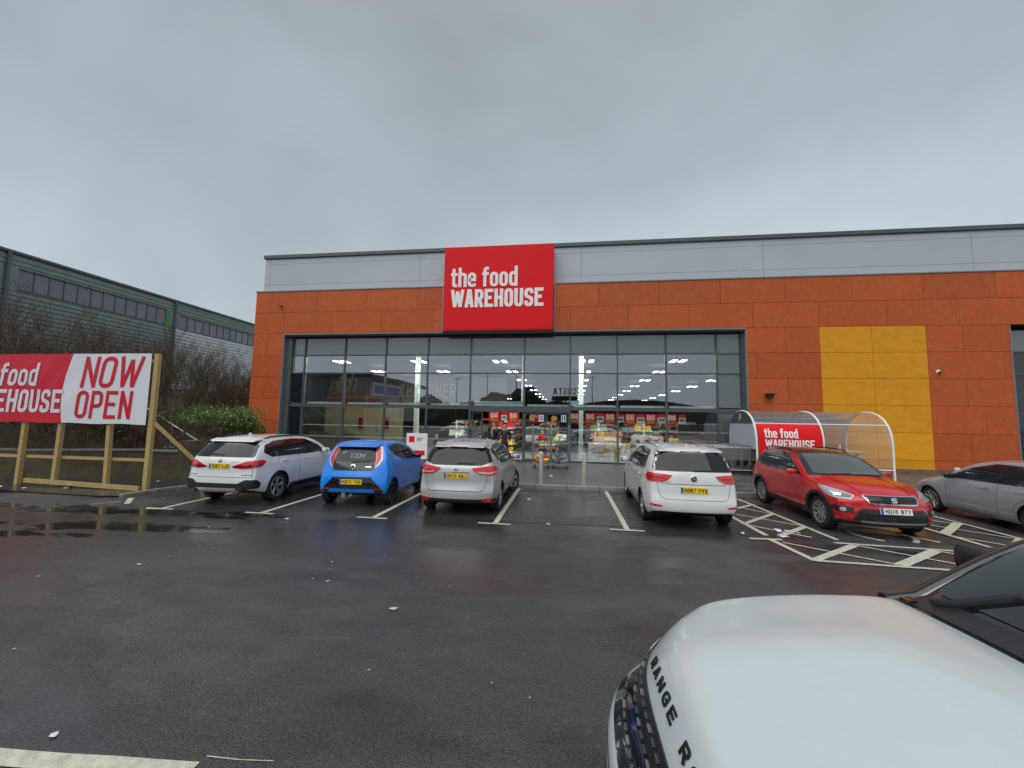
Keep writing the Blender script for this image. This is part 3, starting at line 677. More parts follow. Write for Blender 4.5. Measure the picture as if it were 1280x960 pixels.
# posters hung inside the glass
def big_poster(x0, x1, i):
    x0, x1 = x0 * 1.04, x1 * 1.04
    r = empty('poster', ((x0 + x1) / 2, GY + .9, 2.05), label='red BIG poster hanging inside the glass, %s' % i, cat='poster', group='red BIG posters inside the glass')
    w = x1 - x0
    MB().box(-w / 2, 0, -.25, w / 2, .006, .25).build('poster_sheet', m_signred, r)
    t = text_mesh(['BIG'], frame4((0, -.001, -.03), (1, 0, 0), (0, 0, 1)), .24, w=.5, t=.17, gap=.1, depth=.003, align='c'); t.build('poster_lettering', m_plateW, r)
    t = text_mesh(['DEALS'], frame4((0, -.001, -.18), (1, 0, 0), (0, 0, 1)), .11, w=.5, t=.15, gap=.12, depth=.003, align='c'); t.build('poster_lettering', m_plateY, r)
names = ['leftmost, above the people', 'second, above the people', 'just right of the doors', 'first right of the pale column', 'second right of the pale column', 'third right of the pale column', 'fourth right of the pale column', 'last at the right', 'behind the left door leaf']
for i, (a, b) in enumerate(((-3.63, -3.1), (-2.73, -2.22), (.13, .45), (.76, 1.21), (1.63, 2.07), (2.49, 2.94), (3.36, 3.82), (4.27, 4.67), (-1.75, -1.3))): big_poster(a, b, names[i])
for i, (a, b, nm) in enumerate(((-3.05, -2.78, 'between the two BIG posters above the people'), (1.26, 1.58, 'between the first two BIG posters right of the column'), (2.12, 2.44, 'in the middle of the row'), (2.99, 3.31, 'just right of the middle of the row'), (3.86, 4.2, 'next to last in the row'), (4.75, 5.04, 'at the right end of the row'))):
    a, b = a * 1.04, b * 1.04
    r = empty('poster', ((a + b) / 2, GY + .91, 2.1), label='small white poster with red header, %s' % nm, cat='poster', group='small price posters inside the glass'); w = b - a
    MB().box(-w / 2, 0, -.2, w / 2, .006, .2).build('poster_sheet', m_plateW, r)
    MB().box(-w / 2, -.003, .06, w / 2, -.001, .2).build('poster_print', m_signred, r)
    MB().box(-w / 2 + .04, -.003, -.12, w / 2 - .04, -.001, 0).build('poster_print', m_trimmid, r)
for i, (x, nm) in enumerate(((-1.62, 'left'), (-.62, 'right'))):
    m = MB().lathe([(0, 0), (.13, 0), (.13, .004), (0, .004)], 24, Matrix.Translation((x, GY - .03, 2.03)) @ Matrix.Rotation(PI / 2, 4, 'X'))
    r = m.build('door_sticker', goods_m[5], None); tag(r, 'round orange flame sticker high on the %s sliding door' % nm, 'sticker')
    r = empty('door_notice', (x + .42, GY - .024, 2.03), label='small white notice beside the round sticker on the %s door' % nm, cat='notice')
    MB().box(-.11, 0, -.15, .11, .003, .15).build('notice_sheet', m_plateW, r)
    if nm == 'left': MB().box(-.08, -.003, -.1, .08, -.001, .1).build('notice_print', pmat('lilac print', (.5, .25, .5), .5), r)
    else:
        q = MB(); q.box(-.08, -.003, -.12, -.02, -.001, .12); q.box(.02, -.003, -.12, .08, -.001, .12); q.build('notice_print', m_trim, r)
for x, y, z, nm in ((-12.6, 23.38, 1.55, 'on the cream wall'), (-10.9, 23.38, 1.6, 'right of the other on the cream wall')):
    r = MB().box(x - .14, y - .01, z - .35, x + .14, y, z + .35).build('notice', m_lampdk); tag(r, 'dark red upright notice %s inside the shop' % nm, 'notice')

# ------------------------------------------------------------------ main sign
S_ = empty('shop_sign', (-3.22, 17.78, 6.0), label='large square red sign with white lettering above the shop front', cat='sign')
MB().box(-2.5, -.10, 0, 2.52, .3, 3.88).build('sign_box', m_signred, S_, bevel=.01)
fr = MB(); fr.box(-2.52, -.095, -.04, 2.54, .34, -.002); fr.box(-2.52, -.095, 3.882, 2.54, .34, 3.90); fr.box(-2.52, -.095, -.001, -2.502, .34, 3.881); fr.box(2.522, -.095, -.001, 2.54, .34, 3.881)
fr.build('sign_frame', m_signred, S_)
mb = MB().box(-2.5, -.09, -.2, 2.52, .3, -.051); mb.build('sign_underside', m_void, S_)
def wordmark(parent, o, right, up, s, depth, mat=m_white):
    m4 = frame4(o, right, up)
    a = text_mesh(['the food'], m4 @ Matrix.Translation((0, s * 1.14, 0)), s * 1.10, w=.42, t=.15, gap=.06, depth=depth)
    b = text_mesh(['WAREHOUSE'], m4, s, w=.475, t=.18, gap=.068, depth=depth)
    a.build('sign_lettering', mat, parent); b.build('sign_lettering', mat, parent)
wordmark(S_, (-2.15, -.10, 1.02), (1, 0, 0), (0, 0, 1), .84, .022)

# small fittings on the wall
r = empty('security_camera', (14.39, FY - .0, 4.11), label='small white dome camera on the orange wall right of the yellow panels', cat='camera')
MB().lathe([(0, .07), (.05, .06), (.075, .02), (.08, 0), (0, 0)], 16, Matrix.Rotation(PI / 2, 4, 'X')).build('camera_base', m_white, r, True)
MB().lathe([(0, .13), (.03, .125), (.05, .09), (.052, .06)], 16, Matrix.Rotation(PI / 2 + .4, 4, 'X')).build('camera_dome', m_gloss, r, True)
r = empty('wall_light', (8.15, FY, 3.1), label='black wall light on the orange wall above the trolley shelter', cat='light')
MB().box(-.05, -.09, -.02, .05, -.001, .12).build('bracket', m_plastic, r, bevel=.01)
mb = MB(); mb.add([(-.17, -.3, .1), (.17, -.3, .1), (.17, -.06, .1), (-.17, -.06, .1), (-.09, -.24, -.1), (.09, -.24, -.1), (.09, -.1, -.1), (-.09, -.1, -.1)], [(0, 1, 2, 3), (7, 6, 5, 4), (0, 4, 5, 1), (1, 5, 6, 2), (2, 6, 7, 3), (3, 7, 4, 0)]); mb.build('lamp_body', m_plastic, r, bevel=.015)
r = empty('security_camera', (-14.1, FY, 7.35), label='tiny dark camera high on the orange wall at the left end', cat='camera')
MB().box(-.02, -.12, -.02, .02, 0, .02).build('bracket', m_plastic, r); MB().tube([(.1, -.16, -.03), (-.12, -.12, .02)], .04, 8).build('camera_body', m_plastic, r)

# ------------------------------------------------------------------ bollards, cages, board
for i, (x, nm) in enumerate(((-.78, 'left'), (.46, 'right'))):
    r = MB().lathe([(0, 0), (.062, 0), (.062, .86), (.055, .90), (.03, .925), (0, .93)], 20).build('bollard', pmat('bollard steel', (.55, .52, .44), .3, metal=.35, noise=.1), None, True, loc=(x, 11.98, .115))
    tag(r, 'slim pale steel bollard at the kerb before the doors, the %s one of the pair' % nm, 'bollard', 'bollards at the kerb')
def roll_cage(x, y, label, kind):
    r = empty('roll_cage', (x, y, .115), label=label, cat='roll cage', group='roll cages by the doors'); W_, D_, H2 = .68, .5, 1.65
    f = MB()
    for sx in (-1, 1):
        px = sx * W_ / 2
        f.tube([(px, -D_ / 2, .15), (px, -D_ / 2, H2 - .06), (px, -D_ / 2 + .06, H2), (px, D_ / 2 - .06, H2), (px, D_ / 2, H2 - .06), (px, D_ / 2, .15)], .014, 6)
        for kx in range(1, 5): f.tube([(px, -D_ / 2 + kx * D_ / 5, .17), (px, -D_ / 2 + kx * D_ / 5, H2)], .005, 4)
        for kx in range(1, 7): f.tube([(px, -D_ / 2, .15 + kx * .23), (px, D_ / 2, .15 + kx * .23)], .005, 4)
    for kx in range(1, 7): f.tube([(-W_ / 2, D_ / 2, .15 + kx * .23), (W_ / 2, D_ / 2, .15 + kx * .23)], .005, 4)
    f.build('cage_frame', m_galv, r, True)
    for z in (.15, .95): MB().box(-W_ / 2 + .015, -D_ / 2, z, W_ / 2 - .015, D_ / 2, z + .03).build('cage_shelf', m_galv, r)
    for sx in (-1, 1):
        for sy in (-1, 1):
            MB().lathe([(0, -.02), (.055, -.02), (.055, .02), (0, .02)], 12, Matrix.Translation((sx * .26, sy * .18, .058)) @ Matrix.Rotation(PI / 2, 4, 'Y')).build('castor', m_plastic, r)
            MB().box(sx * .26 - .012, sy * .18 - .012, .1, sx * .26 + .012, sy * .18 + .012, .149).build('castor_fork', m_galv, r)
    rng = random.Random(kind)
    def bags(z0, cols, cn, n, s):
        for i in range(n):
            bmx = bmesh.new(); bmesh.ops.create_icosphere(bmx, subdivisions=2, radius=1)
            for v in bmx.verts:
                v.co *= 1 + rng.uniform(-.22, .22); v.co = Vector((v.co.x * s, v.co.y * s * .8, v.co.z * s * .55))
            me = bpy.data.meshes.new('bag'); bmx.to_mesh(me); bmx.free()
            o = link('bag', me, None, cols[i % len(cols)]); o.location = (x + rng.uniform(-.2, .2), y + rng.uniform(-.14, .1), .115 + z0 + rng.uniform(0, .06) + (i // 3) * s * .6)
            o.rotation_euler = (rng.uniform(-.4, .4), rng.uniform(-.4, .4), rng.uniform(0, 3))
            tag(o, '%s bag on the %s shelf of the %s roll cage, %s' % (cn[i % len(cols)], 'lower' if z0 < .5 else 'upper', 'left' if kind == 1 else 'right', ['bottom layer', 'middle layer', 'top of the heap'][i // 3] + [', first', ', second', ', third'][i % 3]), 'bag', 'bagged goods in the %s cage, %s shelf' % ('left' if kind == 1 else 'right', 'lower' if z0 < .5 else 'upper'))
    if kind == 1: bags(.26, [goods_m[5], goods_m[2], goods_m[0]], ['brown', 'yellow', 'red'], 8, .15); bags(1.1, [goods_m[0], m_lampred, m_trimmid], ['red', 'deep red', 'grey'], 5, .14)
    else: bags(.26, [m_galv, m_trimmid, goods_m[6]], ['silvery', 'grey', 'pale grey'], 8, .16); bags(1.1, [goods_m[7], goods_m[7], m_white], ['yellow', 'pale yellow', 'white'], 6, .14)
    return r
roll_cage(-1.02, 15.9, 'wire roll cage with red bagged goods standing left before the doors', 1)
roll_cage(-.3, 15.95, 'wire roll cage with grey netting and yellow bags standing right before the doors', 2)
r = empty('notice_board', (-6.2, 16.2, .115), label='white freestanding notice board behind the blue car', cat='board')
MB().box(-.45, -.02, .15, .45, .02, 1.2).build('board_panel', m_white, r, bevel=.008)
f = MB(); f.box(-.34, -.026, .83, -.1, -.021, 1.08); f.box(-.32, -.03, .3, .35, -.021, .5); f.build('board_print', m_signred, r)
t = text_mesh(['the food', 'HOUSE'], frame4((.0, -.022, .98), (1, 0, 0), (0, 0, 1)), .07, t=.12, gap=.1, depth=.003); t.build('board_lettering', m_trimmid, r)
for sx in (-.35, .35): MB().box(sx - .02, -.2, 0, sx + .02, .2, .149).build('foot', m_trimmid, r)
r = MB().lathe([(0, 0), (.19, 0), (.2, .05), (.2, .75), (.22, .8), (.2, .95), (.1, 1.0), (0, 1.0)], 20).build('wall_vent_post', m_white, None, True, loc=(14.35, 17.4, .115)); r.name = 'litter_bin'
tag(r, 'small white round post bin against the orange wall behind the silver car', 'bin'); r.scale = (.42, .42, .34)

# ================================================================== CARS
def pchip(pts):
    xs = np.array([p[0] for p in pts], float); ys = np.array([p[1] for p in pts], float)
    h = np.diff(xs); d = np.diff(ys) / h; m = np.zeros(len(xs)); m[0] = d[0]; m[-1] = d[-1]
    for i in range(1, len(xs) - 1):
        if d[i - 1] * d[i] > 0:
            w1 = 2 * h[i] + h[i - 1]; w2 = h[i] + 2 * h[i - 1]; m[i] = (w1 + w2) / (w1 / d[i - 1] + w2 / d[i])
    def f(x):
        if x <= xs[0]: return float(ys[0])
        if x >= xs[-1]: return float(ys[-1])
        i = int(np.searchsorted(xs, x) - 1); t = (x - xs[i]) / h[i]
        return float((1 + 2 * t) * (1 - t) ** 2 * ys[i] + t * (1 - t) ** 2 * h[i] * m[i] + t * t * (3 - 2 * t) * ys[i + 1] + t * t * (t - 1) * h[i] * m[i + 1])
    return f
def shell(S):
    """smooth closed body: a subdivided box mapped onto profile, plan and section curves"""
    xr, xf = -S['ro'], S['wb'] + S['fo']
    top, bot, sec, plan = pchip(S['top']), pchip(S['bot']), pchip(S['sec']), pchip(S['plan'])
    rear, front = pchip(S['rear']), pchip(S['front']); W = S['W']; crown = pchip(S['crown'])
    nx = 46; xs = [xr + (xf - xr) * (.5 - .5 * math.cos(PI * i / nx)) * .35 + (xf - xr) * i / nx * .65 for i in range(nx + 1)]
    ws = [0, .04, .11, .19, .27, .35, .43, .51, .58, .65, .72, .79, .86, .92, .965, 1]
    vs_ = [-1, -.93, -.82, -.66, -.48, -.28, 0, .28, .48, .66, .82, .93, 1]
    ni, nj, nk = nx, len(vs_) - 1, len(ws) - 1; V = {}; verts = []
    Lr, Lf = S.get('Lr', .9), S.get('Lf', 1.1); wb, wr = S['wb'], S['ra']
    def pos(i, j, k):
        x0, v, w = xs[i], vs_[j], ws[k]; zb, zt = bot(x0), top(x0)
        z = zb + (zt - zb) * w; z -= crown(x0) * abs(v) ** 2.4 * w ** 5
        if S.get('dome') and w > .3:
            q = min(1, max(0, (abs(v) - .52) / .16)); q = q * q * (3 - 2 * q); fr_ = max(0, min(1, (x0 - S['wb'] + .55) / .25)) * max(0, min(1, (xf - x0) / .25))
            z += S['dome'] * (1 - q) * w ** 5 * fr_
        half = W * plan(x0) * sec(z) * (1 - .035 * max(0, (w - .8) / .2) ** 2)
        if w < .12: half *= .96 + .04 * w / .12
        fl = 0
        for xa in (0, wb):
            r = math.hypot(x0 - xa, z - S['wz']); fl += S.get('flare', .012) * math.exp(-((r - wr - .05) / .07) ** 2) * (1 if z > .2 else 0)
        y = v * (half + fl)
        sr = max(0, 1 - (x0 - xr) / Lr) ** 1.6; sf = max(0, 1 - (xf - x0) / Lf) ** 1.6
        x = x0 + sr * (rear(z) + S['cr'] * abs(v) ** 3.2) - sf * (front(z) + S['cf'] * abs(v) ** S.get('cfe', 2.8))
        return (x, y, z)
    def vid(i, j, k):
        if (i, j, k) not in V: V[(i, j, k)] = len(verts); verts.append(pos(i, j, k))
        return V[(i, j, k)]
    F = []
    for i in range(ni):
        for j in range(nj):
            F.append((vid(i, j, nk), vid(i + 1, j, nk), vid(i + 1, j + 1, nk), vid(i, j + 1, nk)))
            F.append((vid(i, j, 0), vid(i, j + 1, 0), vid(i + 1, j + 1, 0), vid(i + 1, j, 0)))
        for k in range(nk):
            F.append((vid(i, 0, k), vid(i + 1, 0, k), vid(i + 1, 0, k + 1), vid(i, 0, k + 1)))
            F.append((vid(i, nj, k), vid(i, nj, k + 1), vid(i + 1, nj, k + 1), vid(i + 1, nj, k)))
    for j in range(nj):
        for k in range(nk):
            F.append((vid(0, j, k), vid(0, j, k + 1), vid(0, j + 1, k + 1), vid(0, j + 1, k)))
            F.append((vid(ni, j, k), vid(ni, j + 1, k), vid(ni, j + 1, k + 1), vid(ni, j, k + 1)))
    me = bpy.data.meshes.new('body'); me.from_pydata(verts, [], F)
    bm = bmesh.new(); bm.from_mesh(me); bmesh.ops.recalc_face_normals(bm, faces=bm.faces); bm.to_mesh(me); bm.free()
    return me
def evaluated(o):
    dg = bpy.context.evaluated_depsgraph_get(); dg.update()
    ev = o.evaluated_get(dg); return bpy.data.meshes.new_from_object(ev, depsgraph=dg)

class Car:
    def __init__(s, name, S, mat, label, cat, loc, head, scale=1):
        s.S = S; s.mat = mat
        s.root = empty(name, (loc[0], loc[1], 0), head, label=label, cat=cat)
        s.root.scale = (scale,) * 3
        me = shell(S); me.materials.append(mat); me.materials.append(m_void)
        o = bpy.data.objects.new('body', me); COL.objects.link(o)
        sub = o.modifiers.new('s', 'SUBSURF'); sub.levels = S.get('sub', 1)
        m1 = evaluated(o)
        s.bvh = BVHTree.FromPolygons([v.co.copy() for v in m1.vertices], [tuple(p.vertices) for p in m1.polygons])
        # wheel wells
        cm = MB(); 
        for xa in (0, S['wb']):
            for sd in (-1, 1):
                cm.lathe([(0, -.35), (S['ra'], -.35), (S['ra'], .35), (0, .35)], 40, Matrix.Translation((xa, sd * (S['W'] - .0 + .10), S['wz'])) @ Matrix.Rotation(PI / 2, 4, 'X'))
        cme = cm.mesh('cut'); cme.materials.append(m_void)
        bmx = bmesh.new(); bmx.from_mesh(cme); bmesh.ops.remove_doubles(bmx, verts=bmx.verts, dist=1e-5); bmesh.ops.recalc_face_normals(bmx, faces=bmx.faces); bmx.to_mesh(cme); bmx.free()
        c = bpy.data.objects.new('cut', cme); COL.objects.link(c)
        bo = o.modifiers.new('b', 'BOOLEAN'); bo.operation = 'DIFFERENCE'; bo.object = c; bo.solver = 'EXACT'
        try: bo.material_mode = 'TRANSFER'
        except Exception: pass
        m2 = evaluated(o); m2.name = 'body'
        o.modifiers.clear(); bpy.data.objects.remove(c); bpy.data.meshes.remove(cme)
        o.data = m2; o.parent = s.root
        while len(m2.materials) < 2: m2.materials.append(m_void)
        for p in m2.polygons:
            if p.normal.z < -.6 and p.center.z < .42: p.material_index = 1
        m2.polygons.foreach_set('use_smooth', [True] * len(m2.polygons)); m2.set_sharp_from_angle(angle=math.radians(38))
        s.body = o
    VIEW = {'side': (Vector((0, -1, 0)), 1), 'side-': (Vector((0, 1, 0)), 1), 'rear': (Vector((1, 0, 0)), 1), 'front': (Vector((-1, 0, 0)), 1), 'top': (Vector((0, 0, -1)), 1)}
    def axes(s, d):
        if abs(d.z) > .99: return Vector((1, 0, 0)), Vector((0, 1, 0))
        t = d.cross(Vector((0, 0, 1))).normalized(); return t, t.cross(d).normalized()
    def p3(s, view, p):
        if len(p) == 3: return Vector(p)
        if view in ('side', 'side-'): return Vector((p[0], 0, p[1]))
        if view in ('rear', 'front'): return Vector((0, p[0], p[1]))
        return Vector((p[0], p[1], 0))
    def cast(s, q, d):
        hit = s.bvh.ray_cast(q - d * 6, d, 12)
        if hit[0] is None:
            h2 = s.bvh.find_nearest(q if abs(d.z) < .5 else q + Vector((0, 0, 1)))
            return h2[0], h2[1]
        n = hit[1]
        if n.dot(d) > 0: n = -n
        return hit[0], n
    def patch(s, name, pts, view, mat, off=.003, h=.045, skirt=.012, r=0, parent=None, mirror=False, d=None, smoothn=True):
        d = d or s.VIEW[view][0]
        if isinstance(d, tuple): d = Vector(d).normalized()
        a, b = s.axes(d); P3 = [s.p3(view, p) for p in pts]
        if mirror:
            d = Vector((d.x, -d.y, d.z)); a = Vector((a.x, -a.y, a.z)); b = Vector((b.x, -b.y, b.z)); P3 = [Vector((p.x, -p.y, p.z)) for p in P3]
        P2 = [(p.dot(a), p.dot(b)) for p in P3]
        if r: P2 = fillet([(x, y, r) for x, y in P2], True)
        Q = []
        for i, p in enumerate(P2):
            q = P2[(i + 1) % len(P2)]; n = max(1, int(math.dist(p, q) / h))
            for k_ in range(n): Q.append((p[0] + (q[0] - p[0]) * k_ / n, p[1] + (q[1] - p[1]) * k_ / n))
        nb = len(Q); x0, x1 = min(q[0] for q in Q), max(q[0] for q in Q); y0, y1 = min(q[1] for q in Q), max(q[1] for q in Q)
        def inside(x, y):
            c = False
            for i in range(nb):
                (xa, ya), (xb, yb) = Q[i], Q[i - 1]
                if (ya > y) != (yb > y) and x < (xb - xa) * (y - ya) / (yb - ya) + xa: c = not c
            return c
        def near(x, y): return min((x - q[0]) ** 2 + (y - q[1]) ** 2 for q in Q) < (h * .45) ** 2
        inner = []
        yy = y0 + h / 2
        while yy < y1:
            xx = x0 + h / 2
            while xx < x1:
                if inside(xx, yy) and not near(xx, yy): inner.append((xx, yy))
                xx += h
            yy += h
        res = delaunay_2d_cdt([Vector(q) for q in Q + inner], [(i, (i + 1) % nb) for i in range(nb)], [], 1, 1e-6)
        ov, of = res[0], res[2]; oe = res[3]
        vs = []; low = []
        for v in ov:
            q = a * v.x + b * v.y; hp, n = s.cast(q, d); vs.append(hp + n * off); low.append(hp - n * skirt)
        cnt = {}
        for f in of:
            for i in range(len(f)): e_ = tuple(sorted((f[i], f[i - 1]))); cnt[e_] = cnt.get(e_, 0) + 1
        fs = [tuple(f) for f in of]; nv = len(vs)
        for e_, c_ in cnt.items():
            if c_ == 1: fs.append((e_[0], e_[1], nv + e_[1], nv + e_[0]))
        mb = MB(); mb.add(vs + low, fs)
        me = mb.mesh(name)
        me.polygons.foreach_set('use_smooth', [True] * len(me.polygons)); me.set_sharp_from_angle(angle=math.radians(35))
        return link(name, me, parent or s.root, mat)
    def both(s, name, pts, view, mat, **k):
        return s.patch(name, pts, view, mat, **k), s.patch(name, pts, view, mat, mirror=True, **k)
    def strip(s, name, pts, view, mat, w=.008, off=.002, parent=None, mirror=False, d=None, up=.0):
        d = d or s.VIEW[view][0]
        if isinstance(d, tuple): d = Vector(d).normalized()
        P3 = [s.p3(view, p) for p in pts]
        if mirror: d = Vector((d.x, -d.y, d.z)); P3 = [Vector((p.x, -p.y, p.z)) for p in P3]
        pp = []
        for p, q in zip(P3, P3[1:]):
            n = max(1, int((q - p).length / .04))
            for k_ in range(n): pp.append(p.lerp(q, k_ / n))
        pp.append(P3[-1]); mb = MB(); vs = []
        for i, p in enumerate(pp):
            t = (pp[min(i + 1, len(pp) - 1)] - pp[max(0, i - 1)]).normalized(); sd = t.cross(d).normalized() * w / 2
            for k_ in (-1, 1):
                hp, n = s.cast(p + sd * k_, d); vs.append(hp + n * off)
            if up:
                for k_ in (-1, 1):
                    hp, n = s.cast(p + sd * k_, d); vs.append(hp - n * .004)
        st = 4 if up else 2; fs = []
        for i in range(len(pp) - 1):
            o_ = i * st; fs.append((o_, o_ + 1, o_ + st + 1, o_ + st))
            if up: fs += [(o_, o_ + st, o_ + st + 2, o_ + 2), (o_ + 1, o_ + 3, o_ + st + 3, o_ + st + 1)]
        mb.add(vs, fs); me = mb.mesh(name); me.polygons.foreach_set('use_smooth', [True] * len(me.polygons))
        return link(name, me, parent or s.root, mat)
    def sboth(s, *a, **k): s.strip(*a, **k); s.strip(*a, mirror=True, **k)
    def plate(s, text, z, end='rear', yel=True, push=.012, y=0):
        d = Vector((1, 0, 0)) if end == 'rear' else Vector((-1, 0, 0))
        hp, n = s.cast(Vector((0, y, z)), d); n = Vector((n.x, 0, n.z)).normalized()
        if n.x * d.x > 0: n = -n
        right = Vector((0, -1, 0)) if end == 'rear' else Vector((0, 1, 0)); up = n.cross(right).normalized()
        if up.z < 0: up = -up
        m4 = frame4(hp + n * push, right, up)
        def bx(mb, x0, y0, x1, y1, z0, z1):
            c = [m4 @ Vector(q) for q in ((x0, y0, z0), (x1, y0, z0), (x1, y1, z0), (x0, y1, z0), (x0, y0, z1), (x1, y0, z1), (x1, y1, z1), (x0, y1, z1))]
            return mb.add(c, [(0, 3, 2, 1), (4, 5, 6, 7), (0, 1, 5, 4), (1, 2, 6, 5), (2, 3, 7, 6), (3, 0, 4, 7)])
        p = bx(MB(), -.26, -.0555, .26, .0555, -.03, .0).build('number_plate', m_plateY if yel else m_plateW, s.root)
        bx(MB(), -.258, -.053, -.215, .053, .0005, .002).build('blue_band', m_blue, p)
        text_mesh([text], m4 @ Matrix.Translation((.0225, -.037, .0)), .074, w=.62, t=.16, gap=.17, depth=.002, align='c').build('plate_lettering', m_black, p)
        return p
    def decal(s, name, text, y, z, size, mat, end='rear', off=.012, parent=None, w=.6, t=.12, gap=.12, slant=0):
        d = Vector((1, 0, 0)) if end == 'rear' else Vector((-1, 0, 0)); sg = -1 if end == 'rear' else 1
        tm = text_mesh([text], Matrix(), size, w=w, t=t, gap=gap, depth=.001, align='c', sub=.15)
        tm.v = [tuple((lambda q: q[0] + q[1] * (off + h))(s.cast(Vector((0, y + sg * tx, z + ty)), d))) for tx, ty, h in tm.v]
        return tm.build(name, mat, parent or s.root)
    def disc(s, name, y, z, r, mat, end='rear', off=.01, parent=None, n=20):
        d = Vector((1, 0, 0)) if end == 'rear' else Vector((-1, 0, 0)); hp, nn = s.cast(Vector((0, y, z)), d)
        m = nn.to_track_quat('Z', 'Y').to_matrix().to_4x4(); m.translation = hp + nn * (off - .008)
        return MB().lathe([(0, .01), (r * .8, .01), (r, .006), (r, -.01)], n, m).build(name, mat, parent or s.root, True)
    def wheels(s, spokes=5, R=None, rim=None, mat=m_alloy, steer=0, double=False, width=.215, inset=.02, sw=.05):
        S = s.S; R = R or S['R']; rim = rim or R * .68; hw = width / 2
        tp = [(rim, -hw * .80), (rim + .012, -hw * .92), (R - .05, -hw), (R - .018, -hw * .93), (R, -hw * .72), (R, hw * .72), (R - .018, hw * .93), (R - .05, hw), (rim + .012, hw * .92), (rim, hw * .80), (rim - .02, hw * .5), (rim - .02, -hw * .5), (rim, -hw * .80)]
        tyre = MB().lathe(tp, 44)
        # shallow tread blocks
        tyre = tyre.mesh('tyre', smooth=30)
        rm = MB(); rm.lathe([(rim, hw * .86), (rim - .006, hw * .9), (rim - .022, hw * .84), (rim - .03, hw * .3), (rim - .03, -hw * .5)], 44)
        rm.lathe([(0, hw * .62), (.022, hw * .62), (.055, hw * .56), (.06, hw * .2)], 20)
        for k_ in range(spokes):
            for off_ in ((-.13, .13) if double else (0,)):
                a = 2 * PI * k_ / spokes; ca, sa = math.cos(a), math.sin(a)
                r0, r1 = .035, rim - .018; w0, w1 = (sw * .42, sw * .36) if double else (sw * .62, sw * .5)
                def pt(r, t, z, sp): 
                    tt = t + sp * r * (.9 if double else 0)
                    return (ca * r - sa * tt, sa * r + ca * tt, z)
                zc, ze = hw * .56, hw * .82; vs = []
                for r, w_, z in ((r0, w0, zc), (r1 * .55, w0 * .8, hw * .66), (r1, w1, ze)):
                    vs += [pt(r, -w_, z - .004, off_), pt(r, -w_ * .5, z + .004, off_), pt(r, w_ * .5, z + .004, off_), pt(r, w_, z - .004, off_), pt(r, w_, z - .035, off_), pt(r, -w_, z - .035, off_)]
                fs = [(i * 6 + q, i * 6 + (q + 1) % 6, (i + 1) * 6 + (q + 1) % 6, (i + 1) * 6 + q) for i in range(2) for q in range(6)] + [(5, 4, 3, 2, 1, 0), tuple(range(12, 18))]
                rm.add(vs, fs)
        rimm = rm.mesh('rim', smooth=30)
        disc = MB().lathe([(0, -.02), (rim * .72, -.02), (rim * .72, .0), (0, .0)], 28).mesh('wheel')
        for xa in (0, S['wb']):
            for sd in (-1, 1):
                m = Matrix.Rotation(-PI / 2 * sd, 4, 'X')
                w_ = link('wheel', disc, s.root, m_alloyd); w_.rotation_mode = 'XYZ'
                st = steer if xa else 0
                w_.matrix_basis = Matrix.Translation((xa, sd * (S['W'] - inset - hw), R)) @ Matrix.Rotation(st, 4, 'Z') @ m @ Matrix.Rotation(random.uniform(0, 6), 4, 'Z')
                link('tyre', tyre, w_, m_rubber); link('rim', rimm, w_, mat)
    def mirror_(s, x, y, z, mat, scale=1, cap=None):
        for sd in (-1, 1):
            bm = bmesh.new(); bmesh.ops.create_cube(bm, size=1)
            for v in bm.verts:
                k_ = 1 if v.co.x > 0 else 1.0
                v.co = Vector((v.co.x * .14 * (1 - .25 * (v.co.y * sd > 0)) , v.co.y * .24, v.co.z * (.15 if v.co.y * sd > 0 else .13))) * scale
            bmesh.ops.subdivide_edges(bm, edges=bm.edges, cuts=2, use_grid_fill=True)
            for _ in range(3): bmesh.ops.smooth_vert(bm, verts=bm.verts, factor=.5, use_axis_x=True, use_axis_y=True, use_axis_z=True)
            me = bpy.data.meshes.new('door_mirror'); bm.to_mesh(me); bm.free(); me.polygons.foreach_set('use_smooth', [True] * len(me.polygons))
            o = link('door_mirror', me, s.root, mat); o.location = (x, sd * (y + .11 * scale), z)
            MB().box(-.052 * scale, -.085 * scale, -.048 * scale, -.047 * scale, .085 * scale, .048 * scale).build('mirror_glass', m_carglass, o, bevel=0)
            MB().bar((0, -sd * .08, -.03), (-.0, -sd * .19, -.05), .05, .03).build('mirror_arm', m_plastic, o)
    def rails(s, x0, x1, y, mat, h=.05, r=.014):
        for sd in (-1, 1):
            pts = []; n = 14
            for i in range(n + 1):
                x = x0 + (x1 - x0) * i / n; hp, nn = s.cast(Vector((x, sd * y, 0)), Vector((0, 0, -1)))
                e_ = min(1, min(i, n - i) / 1.6); pts.append(hp + Vector((0, 0, -.004 + h * e_ ** .7)))
            MB().tube(pts, r, 8).build('roof_rail', mat, s.root, True)
    def handle(s, x, z, mat=None):
        s.both('door_handle', [(x - .09, z - .014), (x + .09, z - .014), (x + .09, z + .014), (x - .09, z + .014)], 'side', mat or s.mat, off=.028, skirt=.001, r=.012, h=.03)
    def wiper(s, pts, view='rear', off=.02, w=.022):
        s.strip('wiper', pts, view, m_plastic, w=w, off=off, up=.01)
